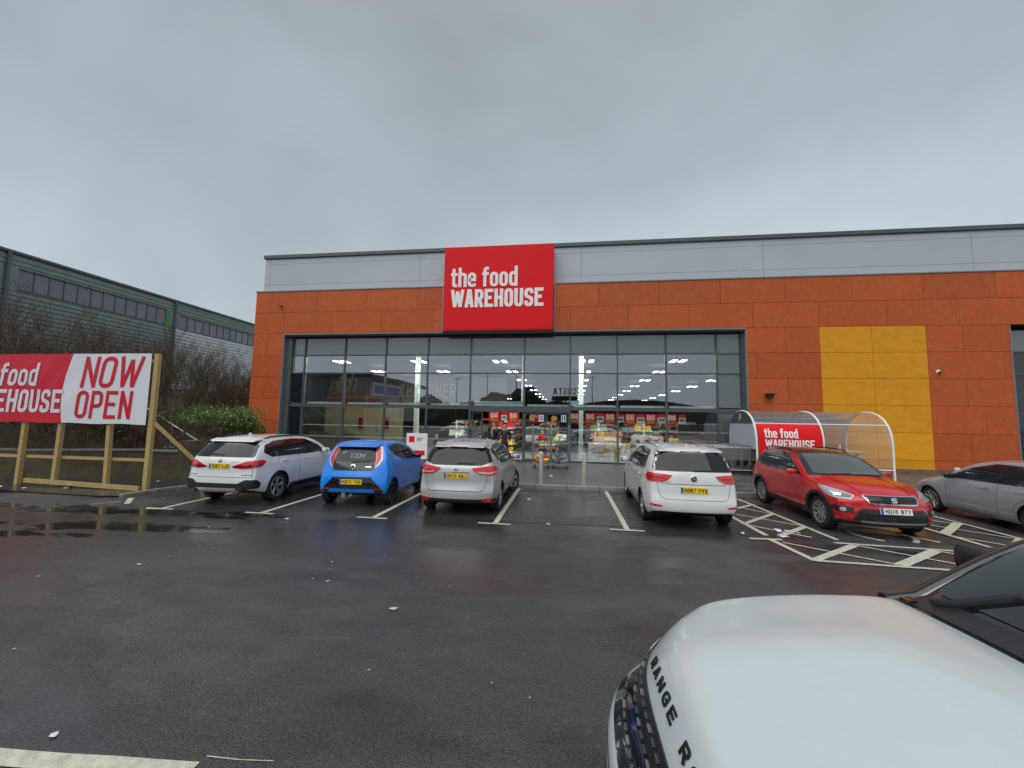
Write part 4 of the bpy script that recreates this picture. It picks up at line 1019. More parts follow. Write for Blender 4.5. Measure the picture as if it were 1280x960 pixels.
    def antenna(s, x, h=.18, fin=False):
        hp, n = s.cast(Vector((x, 0, 0)), Vector((0, 0, -1)))
        if fin:
            mb = MB(); mb.add([hp + Vector(q) for q in ((-.09, -.025, 0), (-.09, .025, 0), (.09, 0, 0), (-.085, 0, .07), (-.05, 0, .065))], [(0, 1, 3), (0, 3, 4, 2), (1, 2, 4, 3)])
            mb.build('antenna', s.mat, s.root)
        else: MB().tube([hp, hp + Vector((-.02, 0, .02)), hp + Vector((-.10, 0, h))], [.02, .007, .003], 6).build('antenna', m_plastic, s.root)

SEC = lambda belt, roof, tw=.74, low=.93: [(.15, low), (.30, low + .035), (.52, 1.0), (.70, 1.0), (belt - .07, .972), (belt, .95), ((belt + roof) / 2 + .02, .86), (roof - .07, tw + .015), (roof + .02, tw - .03)]

# ---------------------------------------------------------------- 1. white compact suv (rear, left)
S = dict(wb=2.67, ro=.88, fo=.86, W=.905, R=.345, ra=.385, wz=.35, cr=.10, cf=.22, flare=.022,
    top=[(-.88, 1.47), (-.4, 1.545), (.4, 1.585), (1.1, 1.575), (1.55, 1.50), (1.95, 1.32), (2.35, 1.10), (2.6, 1.05), (3.1, .97), (3.4, .86), (3.53, .74)],
    bot=[(-.88, .34), (-.5, .25), (0, .22), (2.67, .22), (3.2, .23), (3.53, .3)],
    sec=SEC(1.02, 1.55, .72), plan=[(-.88, .93), (-.5, .985), (0, 1), (2.4, 1), (3.1, .97), (3.53, .9)],
    rear=[(.3, .07), (.40, .0), (.62, .005), (.68, .035), (.9, .05), (1.02, .06), (1.12, .12), (1.47, .42)], front=[(.2, .06), (.5, 0), (.8, .05)],
    crown=[(-.88, .05), (1.5, .05), (2.3, .07), (3.1, .10), (3.53, .12)])
c = Car('parked_car', S, p_white, 'white compact suv parked nose in beside the blue hatchback, leftmost of the row', 'car', (-7.52, 8.74), PI / 2 + math.radians(1.2), .941); X1 = c
c.patch('rear_window', [(-.66, 1.47), (.66, 1.47), (.76, 1.10), (-.76, 1.10)], 'rear', m_gloss, off=.004, r=.05)
c.patch('rear_glass', [(-.57, 1.37), (.57, 1.37), (.68, 1.12), (-.68, 1.12)], 'rear', m_carglass, off=.008, r=.05)
mb = MB(); 
mb.add([(-.50, -.60, 1.475), (-.50, .60, 1.475), (-.30, .62, 1.52), (-.30, -.62, 1.52), (-.53, -.56, 1.44), (-.53, .56, 1.44), (-.3, .62, 1.46), (-.3, -.62, 1.46)], [(0, 1, 2, 3), (4, 7, 6, 5), (0, 4, 5, 1), (1, 5, 6, 2), (2, 6, 7, 3), (3, 7, 4, 0)])
mb.build('spoiler', p_white, c.root, bevel=.012)
lamp = c.both('tail_lamp', [(-.86, -.37, .905), (-.86, -.40, .865), (-.86, -.62, .845), (-.66, -.92, .88), (-.52, -.93, .985), (-.62, -.92, 1.035), (-.84, -.70, 1.025), (-.86, -.55, .965)], 'rear', m_lampred, d=(.80, .60, 0), off=.012, r=.02, h=.03)
c.both('tail_lamp', [(-.86, -.34, .90), (-.86, -.36, .875), (-.84, -.6, .875), (-.6, -.9, .91), (-.6, -.9, .945), (-.84, -.62, .93)], 'rear', m_lampdk, d=(.80, .60, 0), off=.016, h=.03)
c.plate('YC67 LJX', .90)
c.disc('badge', 0, 1.02, .038, m_gloss, off=.014); c.disc('badge', 0, 1.02, .028, m_alloy, off=.018)
c.patch('boot_badge', [(-.42, 1.00), (-.28, 1.00), (-.28, 1.02), (-.42, 1.02)], 'rear', m_alloy, off=.006, skirt=.002)
c.patch('bumper_trim', [(-.86, .60), (-.66, .60), (-.52, .52), (.52, .52), (.66, .60), (.86, .60), (.86, .42), (.60, .36), (-.60, .36), (-.86, .42)], 'rear', m_plastic, off=.024, r=.03, h=.03)
c.patch('skid_plate', [(-.50, .42), (.50, .42), (.42, .34), (-.42, .34)], 'rear', p_silver, off=.034, r=.02, h=.03)
c.both('bumper_trim', [(-.72, .585), (-.66, .57), (-.58, .50), (-.62, .40), (-.72, .39)], 'side', m_plastic, off=.008, r=.02)
for sd in (-1, 1): MB().tube([(-.75, sd * .55, .36), (-.92, sd * .55, .355)], .042, 14).build('exhaust_tip', m_chrome, c.root, True)
c.both('reflector', [(-.80, .70), (-.56, .70), (-.56, .715), (-.80, .715)], 'rear', m_lampdk, off=.004, skirt=.002)
c.sboth('panel_gap', [(-.80, .64), (-.76, .95)], 'rear', m_void); c.strip('panel_gap', [(-.80, .655), (.80, .655)], 'rear', m_void)
side = [(-.46, 1.20), (-.36, 1.36), (0.0, 1.455), (.7, 1.48), (1.25, 1.455), (1.72, 1.27), (1.98, 1.07), (1.2, 1.06), (-.22, 1.08)]
c.both('window_surround', side, 'side', m_gloss, off=.003, r=.05)
c.both('side_window', [(-.40, 1.20), (-.32, 1.33), (-.02, 1.42), (-.02, 1.10), (-.20, 1.10)], 'side', m_carglass, off=.007, r=.03)
c.both('side_window', [(.03, 1.43), (.72, 1.455), (.72, 1.085), (.03, 1.10)], 'side', m_carglass, off=.007, r=.02)
c.both('side_window', [(.79, 1.455), (1.22, 1.43), (1.66, 1.26), (1.88, 1.09), (.79, 1.085)], 'side', m_carglass, off=.007, r=.02)
for g in ([(.02, 1.08), (-.05, .92), (.28, .62), (.40, .36), (1.0, .34)], [(.76, 1.06), (.82, .34), (1.9, .34)], [(1.98, 1.05), (2.05, .8), (2.02, .34)]): c.sboth('panel_gap', g, 'side', m_void)
c.sboth('swage_line', [(-.35, .93), (1.9, .90)], 'side', p_white, w=.02, off=.006)
c.both('sill_trim', [(.42, .34), (2.24, .34), (2.24, .235), (.42, .235)], 'side', m_plastic, off=.006, r=.02)
c.strip('sill_bead', [(.5, .36), (2.2, .36)], 'side-', m_plastic, w=.025, off=.01)
c.handle(.22, .965); c.handle(1.08, .955)
c.patch('windscreen', [(1.45, -.56), (1.45, .56), (2.22, .70), (2.30, 0), (2.22, -.70)], 'top', m_carglass, off=.004, r=.05)
c.rails(-.25, 1.35, .60, m_plastic, h=.03, r=.018); c.antenna(.1, fin=True)
c.mirror_(1.82, .88, 1.10, p_white, 1.0); c.wheels(5, double=True, rim=.235)
c.wiper([(-.02, 1.145), (.30, 1.155)])

# ---------------------------------------------------------------- 2. blue city hatchback
S = dict(wb=2.34, ro=.50, fo=.62, W=.812, R=.292, ra=.33, wz=.29, cr=.12, cf=.24, flare=.02, Lr=.8,
    top=[(-.50, 1.36), (-.2, 1.425), (.4, 1.46), (1.0, 1.44), (1.35, 1.37), (1.75, 1.18), (2.1, .98), (2.3, .95), (2.7, .86), (2.96, .68)],
    bot=[(-.5, .27), (-.3, .22), (0, .19), (2.34, .18), (2.7, .2), (2.96, .28)],
    sec=SEC(.93, 1.43, .75, .97), plan=[(-.5, .965), (-.25, .995), (.1, 1.0), (2.1, 1), (2.6, .96), (2.96, .86)],
    rear=[(.25, .08), (.40, .0), (.60, .02), (.75, .06), (.9, .10), (1.0, .13), (1.36, .33)], front=[(.2, .06), (.45, 0), (.7, .05)],
    crown=[(-.5, .05), (1.3, .05), (2.1, .07), (2.7, .09), (2.96, .1)])
c = Car('parked_car', S, p_blue, 'bright blue small hatchback parked between the white suv and the silver car', 'car', (-4.75, 8.93), PI / 2 + math.radians(4), .971); AY = c
c.patch('tailgate_glass', [(-.46, 1.325), (.46, 1.325), (.54, 1.02), (.48, .80), (-.48, .80), (-.54, 1.02)], 'rear', m_gloss, off=.006, r=.05)
c.patch('rear_glass', [(-.42, 1.29), (.42, 1.29), (.48, 1.00), (-.48, 1.00)], 'rear', m_carglass, off=.010, r=.05)
c.both('tail_lamp', [(-.2, -.455, 1.33), (-.2, -.60, 1.33), (-.33, -.665, 1.05), (-.4, -.60, .92), (-.45, -.42, .79), (-.4, -.50, .85), (-.4, -.53, 1.02)], 'rear', m_lampcl, d=(.92, .38, 0), off=.010, r=.012, h=.03)
c.both('tail_lamp', [(-.2, -.468, 1.30), (-.2, -.565, 1.30), (-.33, -.615, 1.05), (-.4, -.565, .94), (-.42, -.50, .87), (-.4, -.52, .92), (-.4, -.54, 1.03)], 'rear', m_lampred, d=(.92, .38, 0), off=.015, h=.03)
mb = MB(); mb.add([(-.27, -.50, 1.345), (-.27, .50, 1.345), (0.0, .54, 1.405), (0.0, -.54, 1.405), (-.30, -.48, 1.325), (-.30, .48, 1.325), (0, .54, 1.34), (0, -.54, 1.34)], [(0, 1, 2, 3), (4, 7, 6, 5), (0, 4, 5, 1), (1, 5, 6, 2), (2, 6, 7, 3), (3, 7, 4, 0)]); mb.build('spoiler', p_blue, c.root, bevel=.012)
c.patch('brake_lamp', [(-.14, 1.342), (.14, 1.342), (.14, 1.325), (-.14, 1.325)], 'rear', m_lampdk, off=.05, skirt=-.03)
c.patch('bumper_insert', [(-.44, .66), (.44, .66), (.72, .36), (.66, .30), (-.66, .30), (-.72, .36)], 'rear', m_gloss, off=.005, r=.02)
c.patch('diffuser', [(-.50, .40), (.50, .40), (.56, .33), (-.56, .33)], 'rear', p_blue, off=.015, r=.015)
c.both('reflector', [(-.69, .40), (-.52, .41), (-.52, .395), (-.69, .385)], 'rear', m_lampred, off=.016, skirt=.004)
c.plate('HG15 TVD', .555, push=.02)
c.disc('badge', 0, .88, .062, m_chrome, off=.02); c.disc('badge', 0, .88, .046, m_gloss, off=.024); c.patch('badge_bar', [(-.012, .83), (.012, .83), (.012, .93), (-.012, .93)], 'rear', m_chrome, off=.026, skirt=.001)
c.patch('badge_bar', [(-.05, .895), (.05, .895), (.05, .912), (-.05, .912)], 'rear', m_chrome, off=.026, skirt=.001)
c.patch('boot_badge', [(-.42, .875), (-.28, .875), (-.28, .897), (-.42, .897)], 'rear', m_chrome, off=.012, skirt=.001)
m_wr = pmat('pale window writing', (.42, .52, .50), .5)
c.decal('window_writing', '100M', -.06, 1.07, .10, m_wr, off=.016, w=.75, t=.10, gap=.12)
c.decal('window_writing', 'UP', .27, 1.16, .06, m_wr, off=.016)
side = [(.02, 1.25), (.10, 1.33), (.55, 1.375), (1.0, 1.345), (1.35, 1.23), (1.82, .95), (1.0, .955), (.70, .96), (.35, 1.08)]
c.both('window_surround', side, 'side', m_gloss, off=.003, r=.03)
c.both('side_window', [(.10, 1.24), (.18, 1.31), (.62, 1.345), (.70, .99), (.38, 1.10)], 'side', m_carglass, off=.007, r=.02)
c.both('side_window', [(.77, 1.335), (1.0, 1.315), (1.32, 1.20), (1.70, .98), (.82, .985)], 'side', m_carglass, off=.007, r=.02)
for g in ([(.10, 1.2), (.05, .95), (.35, .62), (.42, .28)], [(.74, .96), (.72, .28)], [(1.82, .93), (1.86, .5), (1.80, .28)]): c.sboth('panel_gap', g, 'side', m_void)
c.patch('windscreen', [(1.25, -.5), (1.25, .5), (1.98, .62), (2.05, 0), (1.98, -.62)], 'top', m_carglass, off=.004, r=.05)
c.handle(.98, .86); c.handle(.30, .90); c.mirror_(1.62, .80, .98, m_gloss, .85)
c.wheels(5, mat=m_gloss, width=.17, rim=.19, double=True); c.wiper([(.04, .985), (-.38, 1.01)], off=.022)
MB().tube([(-.3, .0, .26), (-.47, .0, .26)], .03, 12).build('exhaust_tip', m_galv, c.root, True); MB().box(-.49, .12, .2, -.44, .2, .31).build('tow_bracket', m_galv, c.root)

# ---------------------------------------------------------------- 3. silver compact mpv
S = dict(wb=2.65, ro=.82, fo=.90, W=.914, R=.325, ra=.365, wz=.33, cr=.13, cf=.26, flare=.018, Lr=.9,
    top=[(-.82, 1.50), (-.4, 1.575), (.4, 1.62), (1.1, 1.605), (1.5, 1.52), (2.0, 1.28), (2.45, 1.06), (2.7, 1.01), (3.2, .88), (3.55, .68)],
    bot=[(-.82, .28), (-.5, .22), (0, .2), (2.65, .18), (3.2, .2), (3.55, .28)],
    sec=SEC(1.02, 1.58, .68, .92), plan=[(-.82, .90), (-.5, .975), (0, 1), (2.4, 1), (3.1, .96), (3.55, .86)],
    rear=[(.25, .06), (.36, .0), (.55, .0), (.64, .05), (.9, .065), (1.06, .09), (1.15, .15), (1.5, .36)], front=[(.2, .06), (.5, 0), (.8, .06)],
    crown=[(-.82, .055), (1.5, .055), (2.4, .08), (3.2, .10), (3.55, .12)])
c = Car('parked_car', S, p_silver, 'silver people carrier with its front wheels turned, parked right of the blue car', 'car', (-2.28, 8.88), PI / 2 + math.radians(.4), .932); CM = c
c.patch('rear_glass', [(-.60, 1.455), (.60, 1.455), (.66, 1.42), (.78, 1.16), (.55, 1.08), (-.55, 1.08), (-.78, 1.16), (-.66, 1.42)], 'rear', m_carglass, off=.006, r=.03)
mb = MB(); mb.add([(-.50, -.58, 1.475), (-.50, .58, 1.475), (-.2, .62, 1.565), (-.2, -.62, 1.565), (-.52, -.56, 1.455), (-.52, .56, 1.455), (-.2, .62, 1.46), (-.2, -.62, 1.46)], [(0, 1, 2, 3), (4, 7, 6, 5), (0, 4, 5, 1), (1, 5, 6, 2), (2, 6, 7, 3), (3, 7, 4, 0)]); mb.build('spoiler', p_silver, c.root, bevel=.015)
MB().box(-.527, -.2, 1.455, -.505, .2, 1.475).build('brake_lamp', m_lampdk, c.root)
c.both('tail_lamp', [(-.8, -.38, 1.02), (-.8, -.60, 1.05), (-.7, -.86, 1.07), (-.56, -.92, 1.05), (-.5, -.93, .99), (-.56, -.92, .91), (-.72, -.86, .865), (-.8, -.60, .89), (-.8, -.46, .95)], 'rear', m_lampred, d=(.84, .54, 0), off=.014, r=.02, h=.03)
c.both('tail_lamp', [(-.8, -.52, .955), (-.74, -.78, .935), (-.56, -.92, .955), (-.58, -.92, .93), (-.75, -.78, .905), (-.8, -.58, .92)], 'rear', m_lampcl, d=(.84, .54, 0), off=.019, h=.03)
c.patch('number_plate_recess', [(-.34, .93), (.34, .93), (.36, .78), (-.36, .78)], 'rear', p_silver, off=.002, r=.02)
c.plate('HF15 KBJ', .85)
c.patch('plate_light_bar', [(-.30, .925), (.30, .925), (.30, .94), (-.30, .94)], 'rear', m_chrome, off=.02, skirt=.01)
c.patch('badge', [(.062 * math.cos(a_ * PI / 8), .985 + .026 * math.sin(a_ * PI / 8)) for a_ in range(16)], 'rear', m_chrome, off=.012, skirt=.008); c.patch('badge', [(.052 * math.cos(a_ * PI / 8), .985 + .019 * math.sin(a_ * PI / 8)) for a_ in range(16)], 'rear', m_blue, off=.016, skirt=.002); 
c.patch('bumper_trim', [(-.86, .37), (.86, .37), (.84, .24), (-.84, .24)], 'rear', m_plastic, off=.006, r=.02)
c.both('bumper_trim', [(-.66, .36), (-.45, .34), (-.45, .24), (-.66, .25)], 'side', m_plastic, off=.006)
c.both('reflector', [(-.80, .40), (-.58, .38), (-.62, .31), (-.78, .31)], 'rear', m_lampred, off=.014, r=.012)
c.strip('panel_gap', [(-.62, .56), (-.56, .53), (.56, .53), (.62, .56)], 'rear', m_void, w=.014); c.sboth('panel_gap', [(.62, .56), (.68, .75), (.70, 1.05)], 'rear', m_void)
c.both('boot_badge', [(-.60, .61), (-.48, .61), (-.48, .625), (-.60, .625)], 'rear', m_alloy, off=.004, skirt=.001)
side = [(-.38, 1.33), (-.30, 1.43), (.1, 1.50), (.7, 1.525), (1.2, 1.49), (1.7, 1.29), (2.22, 1.04), (1.2, 1.03), (.3, 1.05), (-.1, 1.14)]
c.both('window_surround', side, 'side', m_gloss, off=.003, r=.03)
c.both('side_window', [(-.30, 1.33), (-.24, 1.40), (-.02, 1.44), (.15, 1.12), (-.05, 1.17)], 'side', m_carglass, off=.007, r=.02)
c.both('side_window', [(.06, 1.46), (.66, 1.49), (.70, 1.07), (.25, 1.09)], 'side', m_carglass, off=.007, r=.02)
c.both('side_window', [(.74, 1.49), (1.18, 1.46), (1.66, 1.27), (2.08, 1.065), (.78, 1.065)], 'side', m_carglass, off=.007, r=.02)
for g in ([(0, 1.1), (.1, .80), (.38, .6), (.42, .3)], [(.72, 1.02), (.74, .3), (1.9, .28)], [(2.1, 1.0), (2.08, .6), (2.04, .3)]): c.sboth('panel_gap', g, 'side', m_void)
c.sboth('swage_line', [(-.3, .86), (1.0, .84), (2.1, .82)], 'side', p_silver, w=.02, off=.006)
c.patch('windscreen', [(1.45, -.56), (1.45, .56), (2.33, .72), (2.42, 0), (2.33, -.72)], 'top', m_carglass, off=.004, r=.05)
c.sboth('roof_seam', [(-.35, .52), (1.35, .50)], 'top', m_plastic, w=.016)
c.handle(.25, .93); c.handle(1.05, .92); c.mirror_(1.92, .90, 1.08, p_silver); c.antenna(-.15)
c.wheels(5, steer=math.radians(-24), double=True, rim=.215); c.wiper([(-.02, 1.12), (-.40, 1.12)])

# ---------------------------------------------------------------- 4. white large mpv
S = dict(wb=2.79, ro=.86, fo=.88, W=.915, R=.33, ra=.37, wz=.335, cr=.11, cf=.24, flare=.014, Lr=.9,
    top=[(-.86, 1.57), (-.4, 1.625), (.5, 1.655), (1.3, 1.63), (1.75, 1.53), (2.2, 1.29), (2.6, 1.09), (2.85, 1.05), (3.3, .93), (3.67, .72)],
    bot=[(-.86, .32), (-.5, .22), (0, .2), (2.79, .18), (3.3, .2), (3.67, .28)],
    sec=SEC(1.04, 1.62, .72, .93), plan=[(-.86, .895), (-.5, .975), (0, 1), (2.5, 1), (3.2, .96), (3.67, .87)],
    rear=[(.28, .09), (.38, .01), (.55, .0), (.62, .03), (.9, .05), (1.1, .07), (1.18, .11), (1.57, .30)], front=[(.2, .06), (.5, 0), (.8, .05)],
    crown=[(-.86, .05), (1.7, .05), (2.5, .08), (3.3, .10), (3.67, .12)])
c = Car('parked_car', S, p_white2, 'white people carrier parked alone in the bay right of the shop doors', 'car', (2.31, 8.70), PI / 2 - math.radians(.6), .918); TO = c
c.patch('rear_window', [(-.66, 1.53), (.66, 1.53), (.78, 1.15), (-.78, 1.15)], 'rear', m_gloss, off=.004, r=.04)
c.patch('rear_glass', [(-.60, 1.50), (.60, 1.50), (.73, 1.17), (-.73, 1.17)], 'rear', m_carglass, off=.008, r=.03)
mb = MB(); mb.add([(-.55, -.64, 1.555), (-.55, .64, 1.555), (-.2, .64, 1.605), (-.2, -.64, 1.605), (-.57, -.62, 1.535), (-.57, .62, 1.535), (-.2, .64, 1.54), (-.2, -.64, 1.54)], [(0, 1, 2, 3), (4, 7, 6, 5), (0, 4, 5, 1), (1, 5, 6, 2), (2, 6, 7, 3), (3, 7, 4, 0)]); mb.build('spoiler', p_white2, c.root, bevel=.012)
MB().box(-.575, -.2, 1.532, -.55, .2, 1.55).build('brake_lamp', m_lampdk, c.root)
lp = [(-.8, -.42, 1.075), (-.8, -.62, 1.09), (-.7, -.87, 1.10), (-.58, -.93, 1.10), (-.56, -.93, .96), (-.62, -.92, .93), (-.8, -.63, .93), (-.8, -.5, .99)]
c.both('tail_lamp', lp, 'rear', m_lampred, d=(.84, .54, 0), off=.014, r=.018, h=.03)
c.both('tail_lamp', [(-.8, -.56, 1.03), (-.78, -.76, 1.03), (-.5, -.93, 1.035), (-.5, -.93, 1.015), (-.78, -.76, 1.005), (-.8, -.58, 1.005)], 'rear', m_lampdk, d=(.84, .54, 0), off=.018, h=.03)
c.plate('HG67 FVX', .79)
c.disc('badge', 0, 1.02, .064, m_chrome, off=.014); c.disc('badge', 0, 1.02, .052, m_gloss, off=.018)
c.decal('badge_lettering', 'V', 0, 1.022, .036, m_chrome, off=.022, w=1.2, t=.2); c.decal('badge_lettering', 'W', 0, .978, .040, m_chrome, off=.022, w=1.1, t=.18)
c.strip('panel_gap', [(-.62, .90), (.62, .90)], 'rear', m_void, w=.010); c.strip('panel_gap', [(-.64, .64), (-.56, .60), (.56, .60), (.64, .64)], 'rear', m_void); c.sboth('panel_gap', [(.64, .64), (.68, .8), (.70, .93)], 'rear', m_void)
c.patch('boot_badge', [(.46, .935), (.60, .935), (.60, .95), (.46, .95)], 'rear', m_alloy, off=.004, skirt=.001)
c.both('reflector', [(-.83, .50), (-.60, .475), (-.64, .445), (-.82, .45)], 'rear', m_lampred, off=.008, r=.008)
c.patch('bumper_trim', [(-.70, .36), (.70, .36), (.66, .26), (-.66, .26)], 'rear', m_plastic, off=.006, r=.02)
side = [(-.20, 1.22), (-.16, 1.44), (.0, 1.52), (.8, 1.56), (1.4, 1.53), (1.9, 1.33), (2.36, 1.08), (1.4, 1.075), (-.05, 1.09)]
c.both('window_surround', side, 'side', m_gloss, off=.003, r=.04)
c.both('side_window', [(-.15, 1.22), (-.11, 1.42), (.04, 1.485), (.68, 1.525), (.68, 1.11), (0, 1.12)], 'side', m_carglass, off=.007, r=.03)
c.both('side_window', [(.76, 1.525), (1.38, 1.50), (1.86, 1.31), (2.24, 1.105), (.76, 1.11)], 'side', m_carglass, off=.007, r=.02)
for g in ([(-.02, 1.08), (.05, .85), (.38, .6), (.43, .3)], [(.72, 1.06), (.76, .3), (1.9, .28)], [(2.3, 1.05), (2.26, .6), (2.2, .3)]): c.sboth('panel_gap', g, 'side', m_void)
c.sboth('swage_line', [(-.6, .98), (2.3, .97)], 'side', m_trimmid, w=.010, off=.004)
c.patch('windscreen', [(1.7, -.58), (1.7, .58), (2.5, .72), (2.58, 0), (2.5, -.72)], 'top', m_carglass, off=.004, r=.05)
c.handle(.30, .98); c.handle(1.12, .975); c.mirror_(2.05, .90, 1.13, p_white2); c.antenna(-.2, fin=True)
c.rails(-.35, 1.5, .60, m_galv, h=.045); c.wheels(5, double=True, rim=.21); c.wiper([(.0, 1.165), (-.36, 1.175)])

# ---------------------------------------------------------------- 5. red crossover, front to us
S = dict(wb=2.566, ro=.74, fo=.83, W=.89, R=.33, ra=.37, wz=.335, cr=.12, cf=.25, flare=.02, Lr=.8, Lf=1.0, sub=1, dome=.016,
    top=[(-.74, 1.40), (-.4, 1.49), (.4, 1.535), (1.05, 1.52), (1.42, 1.44), (1.85, 1.22), (2.22, 1.03), (2.42, 1.00), (2.9, .93), (3.25, .83), (3.396, .74)],
    bot=[(-.74, .32), (-.4, .24), (0, .22), (2.566, .2), (3.1, .21), (3.396, .25)],
    sec=SEC(.99, 1.49, .72, .93), plan=[(-.74, .91), (-.4, .975), (0, 1), (2.4, 1), (3.0, .97), (3.396, .90)],
    rear=[(.25, .06), (.45, .0), (.9, .05), (1.0, .10), (1.4, .38)], front=[(.18, .10), (.30, .02), (.42, .0), (.60, .03), (.80, .05)],
    crown=[(-.74, .05), (1.3, .05), (2.2, .06), (2.8, .075), (3.3, .09), (3.396, .06)])
c = Car('parked_car', S, p_red, 'red crossover with black roof facing the camera beside the trolley shelter', 'car', (5.61, 11.107), -PI / 2 - math.radians(.2), .928); SE = c
roofp = [(-.45, -.66), (-.45, .66), (1.33, .65), (1.33, -.65)]
c.patch('roof_panel', roofp, 'top', m_gloss, off=.004, r=.08)
c.patch('windscreen', [(1.28, -.63), (1.28, 0), (1.28, .63), (2.10, .80), (2.20, .4), (2.225, 0), (2.20, -.4), (2.10, -.80)], 'top', m_gloss, off=.004, r=.04)
c.patch('windscreen', [(1.35, -.53), (1.39, 0), (1.35, .53), (2.06, .67), (2.14, .35), (2.16, 0), (2.14, -.35), (2.06, -.67)], 'top', pmat('windscreen glass', (.05, .065, .062), .02, coat=1, spec=1), off=.009, r=.04)
c.patch('grille_surround', [(-.44, .80), (.44, .80), (.455, .775), (.40, .66), (.365, .645), (-.365, .645), (-.40, .66), (-.455, .775)], 'front', m_chrome, off=.010, r=.01, h=.03)
c.patch('grille', [(-.415, .785), (.415, .785), (.43, .77), (.38, .67), (-.38, .67), (-.43, .77)], 'front', m_gloss, off=.016, r=.01, h=.03)
for kz in (.69, .715, .74, .765): c.strip('grille_bar', [(-.38, kz), (.38, kz)], 'front', m_plastic, w=.008, off=.022)
hp, nn = c.cast(Vector((0, 0, .728)), Vector((-1, 0, 0))); m4 = frame4(hp + nn * .022 + Vector((0, -.055, -.045)), (0, 1, 0), (nn.z * -1 * (1 if nn.x > 0 else -1), 0, abs(nn.x)))
text_mesh(['S'], m4, .095, w=1.0, t=.26, depth=.008).build('badge_lettering', m_chrome, c.root)
c.both('headlamp', [(3.1, -.505, .775), (3.1, -.56, .70), (2.95, -.78, .705), (2.85, -.86, .73), (2.70, -.90, .82), (2.60, -.90, .885), (2.75, -.82, .875), (3.0, -.66, .83)], 'front', m_lampcl, d=(-.80, .60, 0), off=.010, r=.012, h=.025)
c.both('headlamp_mask', [(3.1, -.53, .768), (3.1, -.57, .72), (2.95, -.74, .72), (2.95, -.72, .80)], 'front', m_trimmid, d=(-.80, .60, 0), off=.014, h=.025)
c.both('headlamp_lens', [(3.0, -.67, .74), (2.9, -.80, .745), (2.9, -.80, .80), (3.0, -.68, .80)], 'front', m_chrome, d=(-.80, .60, 0), off=.018, r=.02, h=.02)
c.patch('lower_grille', [(-.50, .56), (.50, .56), (.58, .50), (.64, .33), (-.64, .33), (-.58, .50)], 'front', m_plastic, off=.008, r=.02)
for kz in (.37, .41, .45, .49, .53): c.strip('grille_bar', [(-.56, kz), (.56, kz)], 'front', m_gloss, w=.012, off=.014)
c.both('fog_surround', [(3.2, -.58, .56), (3.2, -.60, .46), (3.0, -.78, .46), (2.9, -.86, .53), (3.0, -.80, .57)], 'front', m_plastic, d=(-.86, .50, 0), off=.008, r=.02, h=.03)
c.both('fog_lamp', [(3.1, -.665, .545), (3.1, -.665, .475), (3.05, -.745, .475), (3.05, -.745, .545)], 'front', m_lampcl, d=(-.86, .50, 0), off=.016, r=.03, h=.02)
c.patch('bumper_lip', [(-.80, .31), (.80, .31), (.76, .25), (-.76, .25)], 'front', m_plastic, off=.012, r=.01)
c.patch('bumper_lip', [(-.55, .335), (.55, .335), (.52, .305), (-.52, .305)], 'front', m_trimmid, off=.018, r=.01)
c.plate('HD18 BTY', .535, end='front', yel=False, push=.025)
c.sboth('bonnet_crease', [(2.25, .52), (2.8, .46), (3.22, .40)], 'top', p_red, w=.035, off=.010)
c.sboth('panel_gap', [(2.18, .76), (2.6, .78), (2.95, .70), (3.22, .48)], 'top', m_void, w=.007); c.strip('panel_gap', [(3.25, -.46), (3.29, 0), (3.25, .46)], 'top', m_void, w=.007)
side = [(-.42, 1.18), (-.30, 1.31), (.1, 1.40), (.7, 1.43), (1.15, 1.40), (1.62, 1.20), (1.92, 1.01), (1.1, 1.0), (-.05, 1.04)]
c.both('window_surround', side, 'side', m_gloss, off=.003, r=.03)
c.both('side_window', [(-.34, 1.18), (-.27, 1.27), (-.02, 1.34), (-.02, 1.07), (-.08, 1.07)], 'side', m_carglass, off=.007, r=.02)
c.both('side_window', [(.03, 1.355), (.60, 1.395), (.60, 1.035), (.03, 1.06)], 'side', m_carglass, off=.007, r=.02)
c.both('side_window', [(.68, 1.395), (1.12, 1.37), (1.55, 1.19), (1.78, 1.03), (.68, 1.03)], 'side', m_carglass, off=.007, r=.02)
for g in ([(0, 1.03), (.0, .85), (.36, .62), (.40, .3)], [(.64, 1.0), (.68, .3), (1.8, .3)], [(1.90, 1.0), (2.06, .75), (2.0, .3)]): c.sboth('panel_gap', g, 'side', m_void)
c.sboth('swage_line', [(-.5, .92), (.9, .90), (2.0, .86)], 'side', p_red, w=.024, off=.007); c.sboth('swage_line', [(.4, .50), (2.1, .46)], 'side', p_red, w=.03, off=.006)
c.both('sill_cladding', [(.36, .36), (2.2, .36), (2.2, .24), (.36, .24)], 'side', m_plastic, off=.009, r=.02)
for xa in (0, S['wb']):
    arc = [(xa + r_ * math.cos(math.radians(a_)), .335 + r_ * math.sin(math.radians(a_))) for r_, seq in ((.43, range(-12, 193, 12)), (.372, range(192, -13, -12))) for a_ in seq]
    c.both('arch_cladding', arc, 'side', m_plastic, off=.010, h=.05)
c.handle(.12, .90); c.handle(1.02, .89); c.mirror_(1.76, .87, 1.05, p_red, .95)
c.rails(-.30, 1.15, .58, m_plastic, h=.05, r=.016); c.wheels(9, rim=.225, sw=.055)
c.strip('wiper', [(2.17, -.55), (2.14, .05)], 'top', m_plastic, w=.02, off=.02, up=.01); c.strip('wiper', [(2.18, .1), (2.12, .62)], 'top', m_plastic, w=.02, off=.02, up=.01)

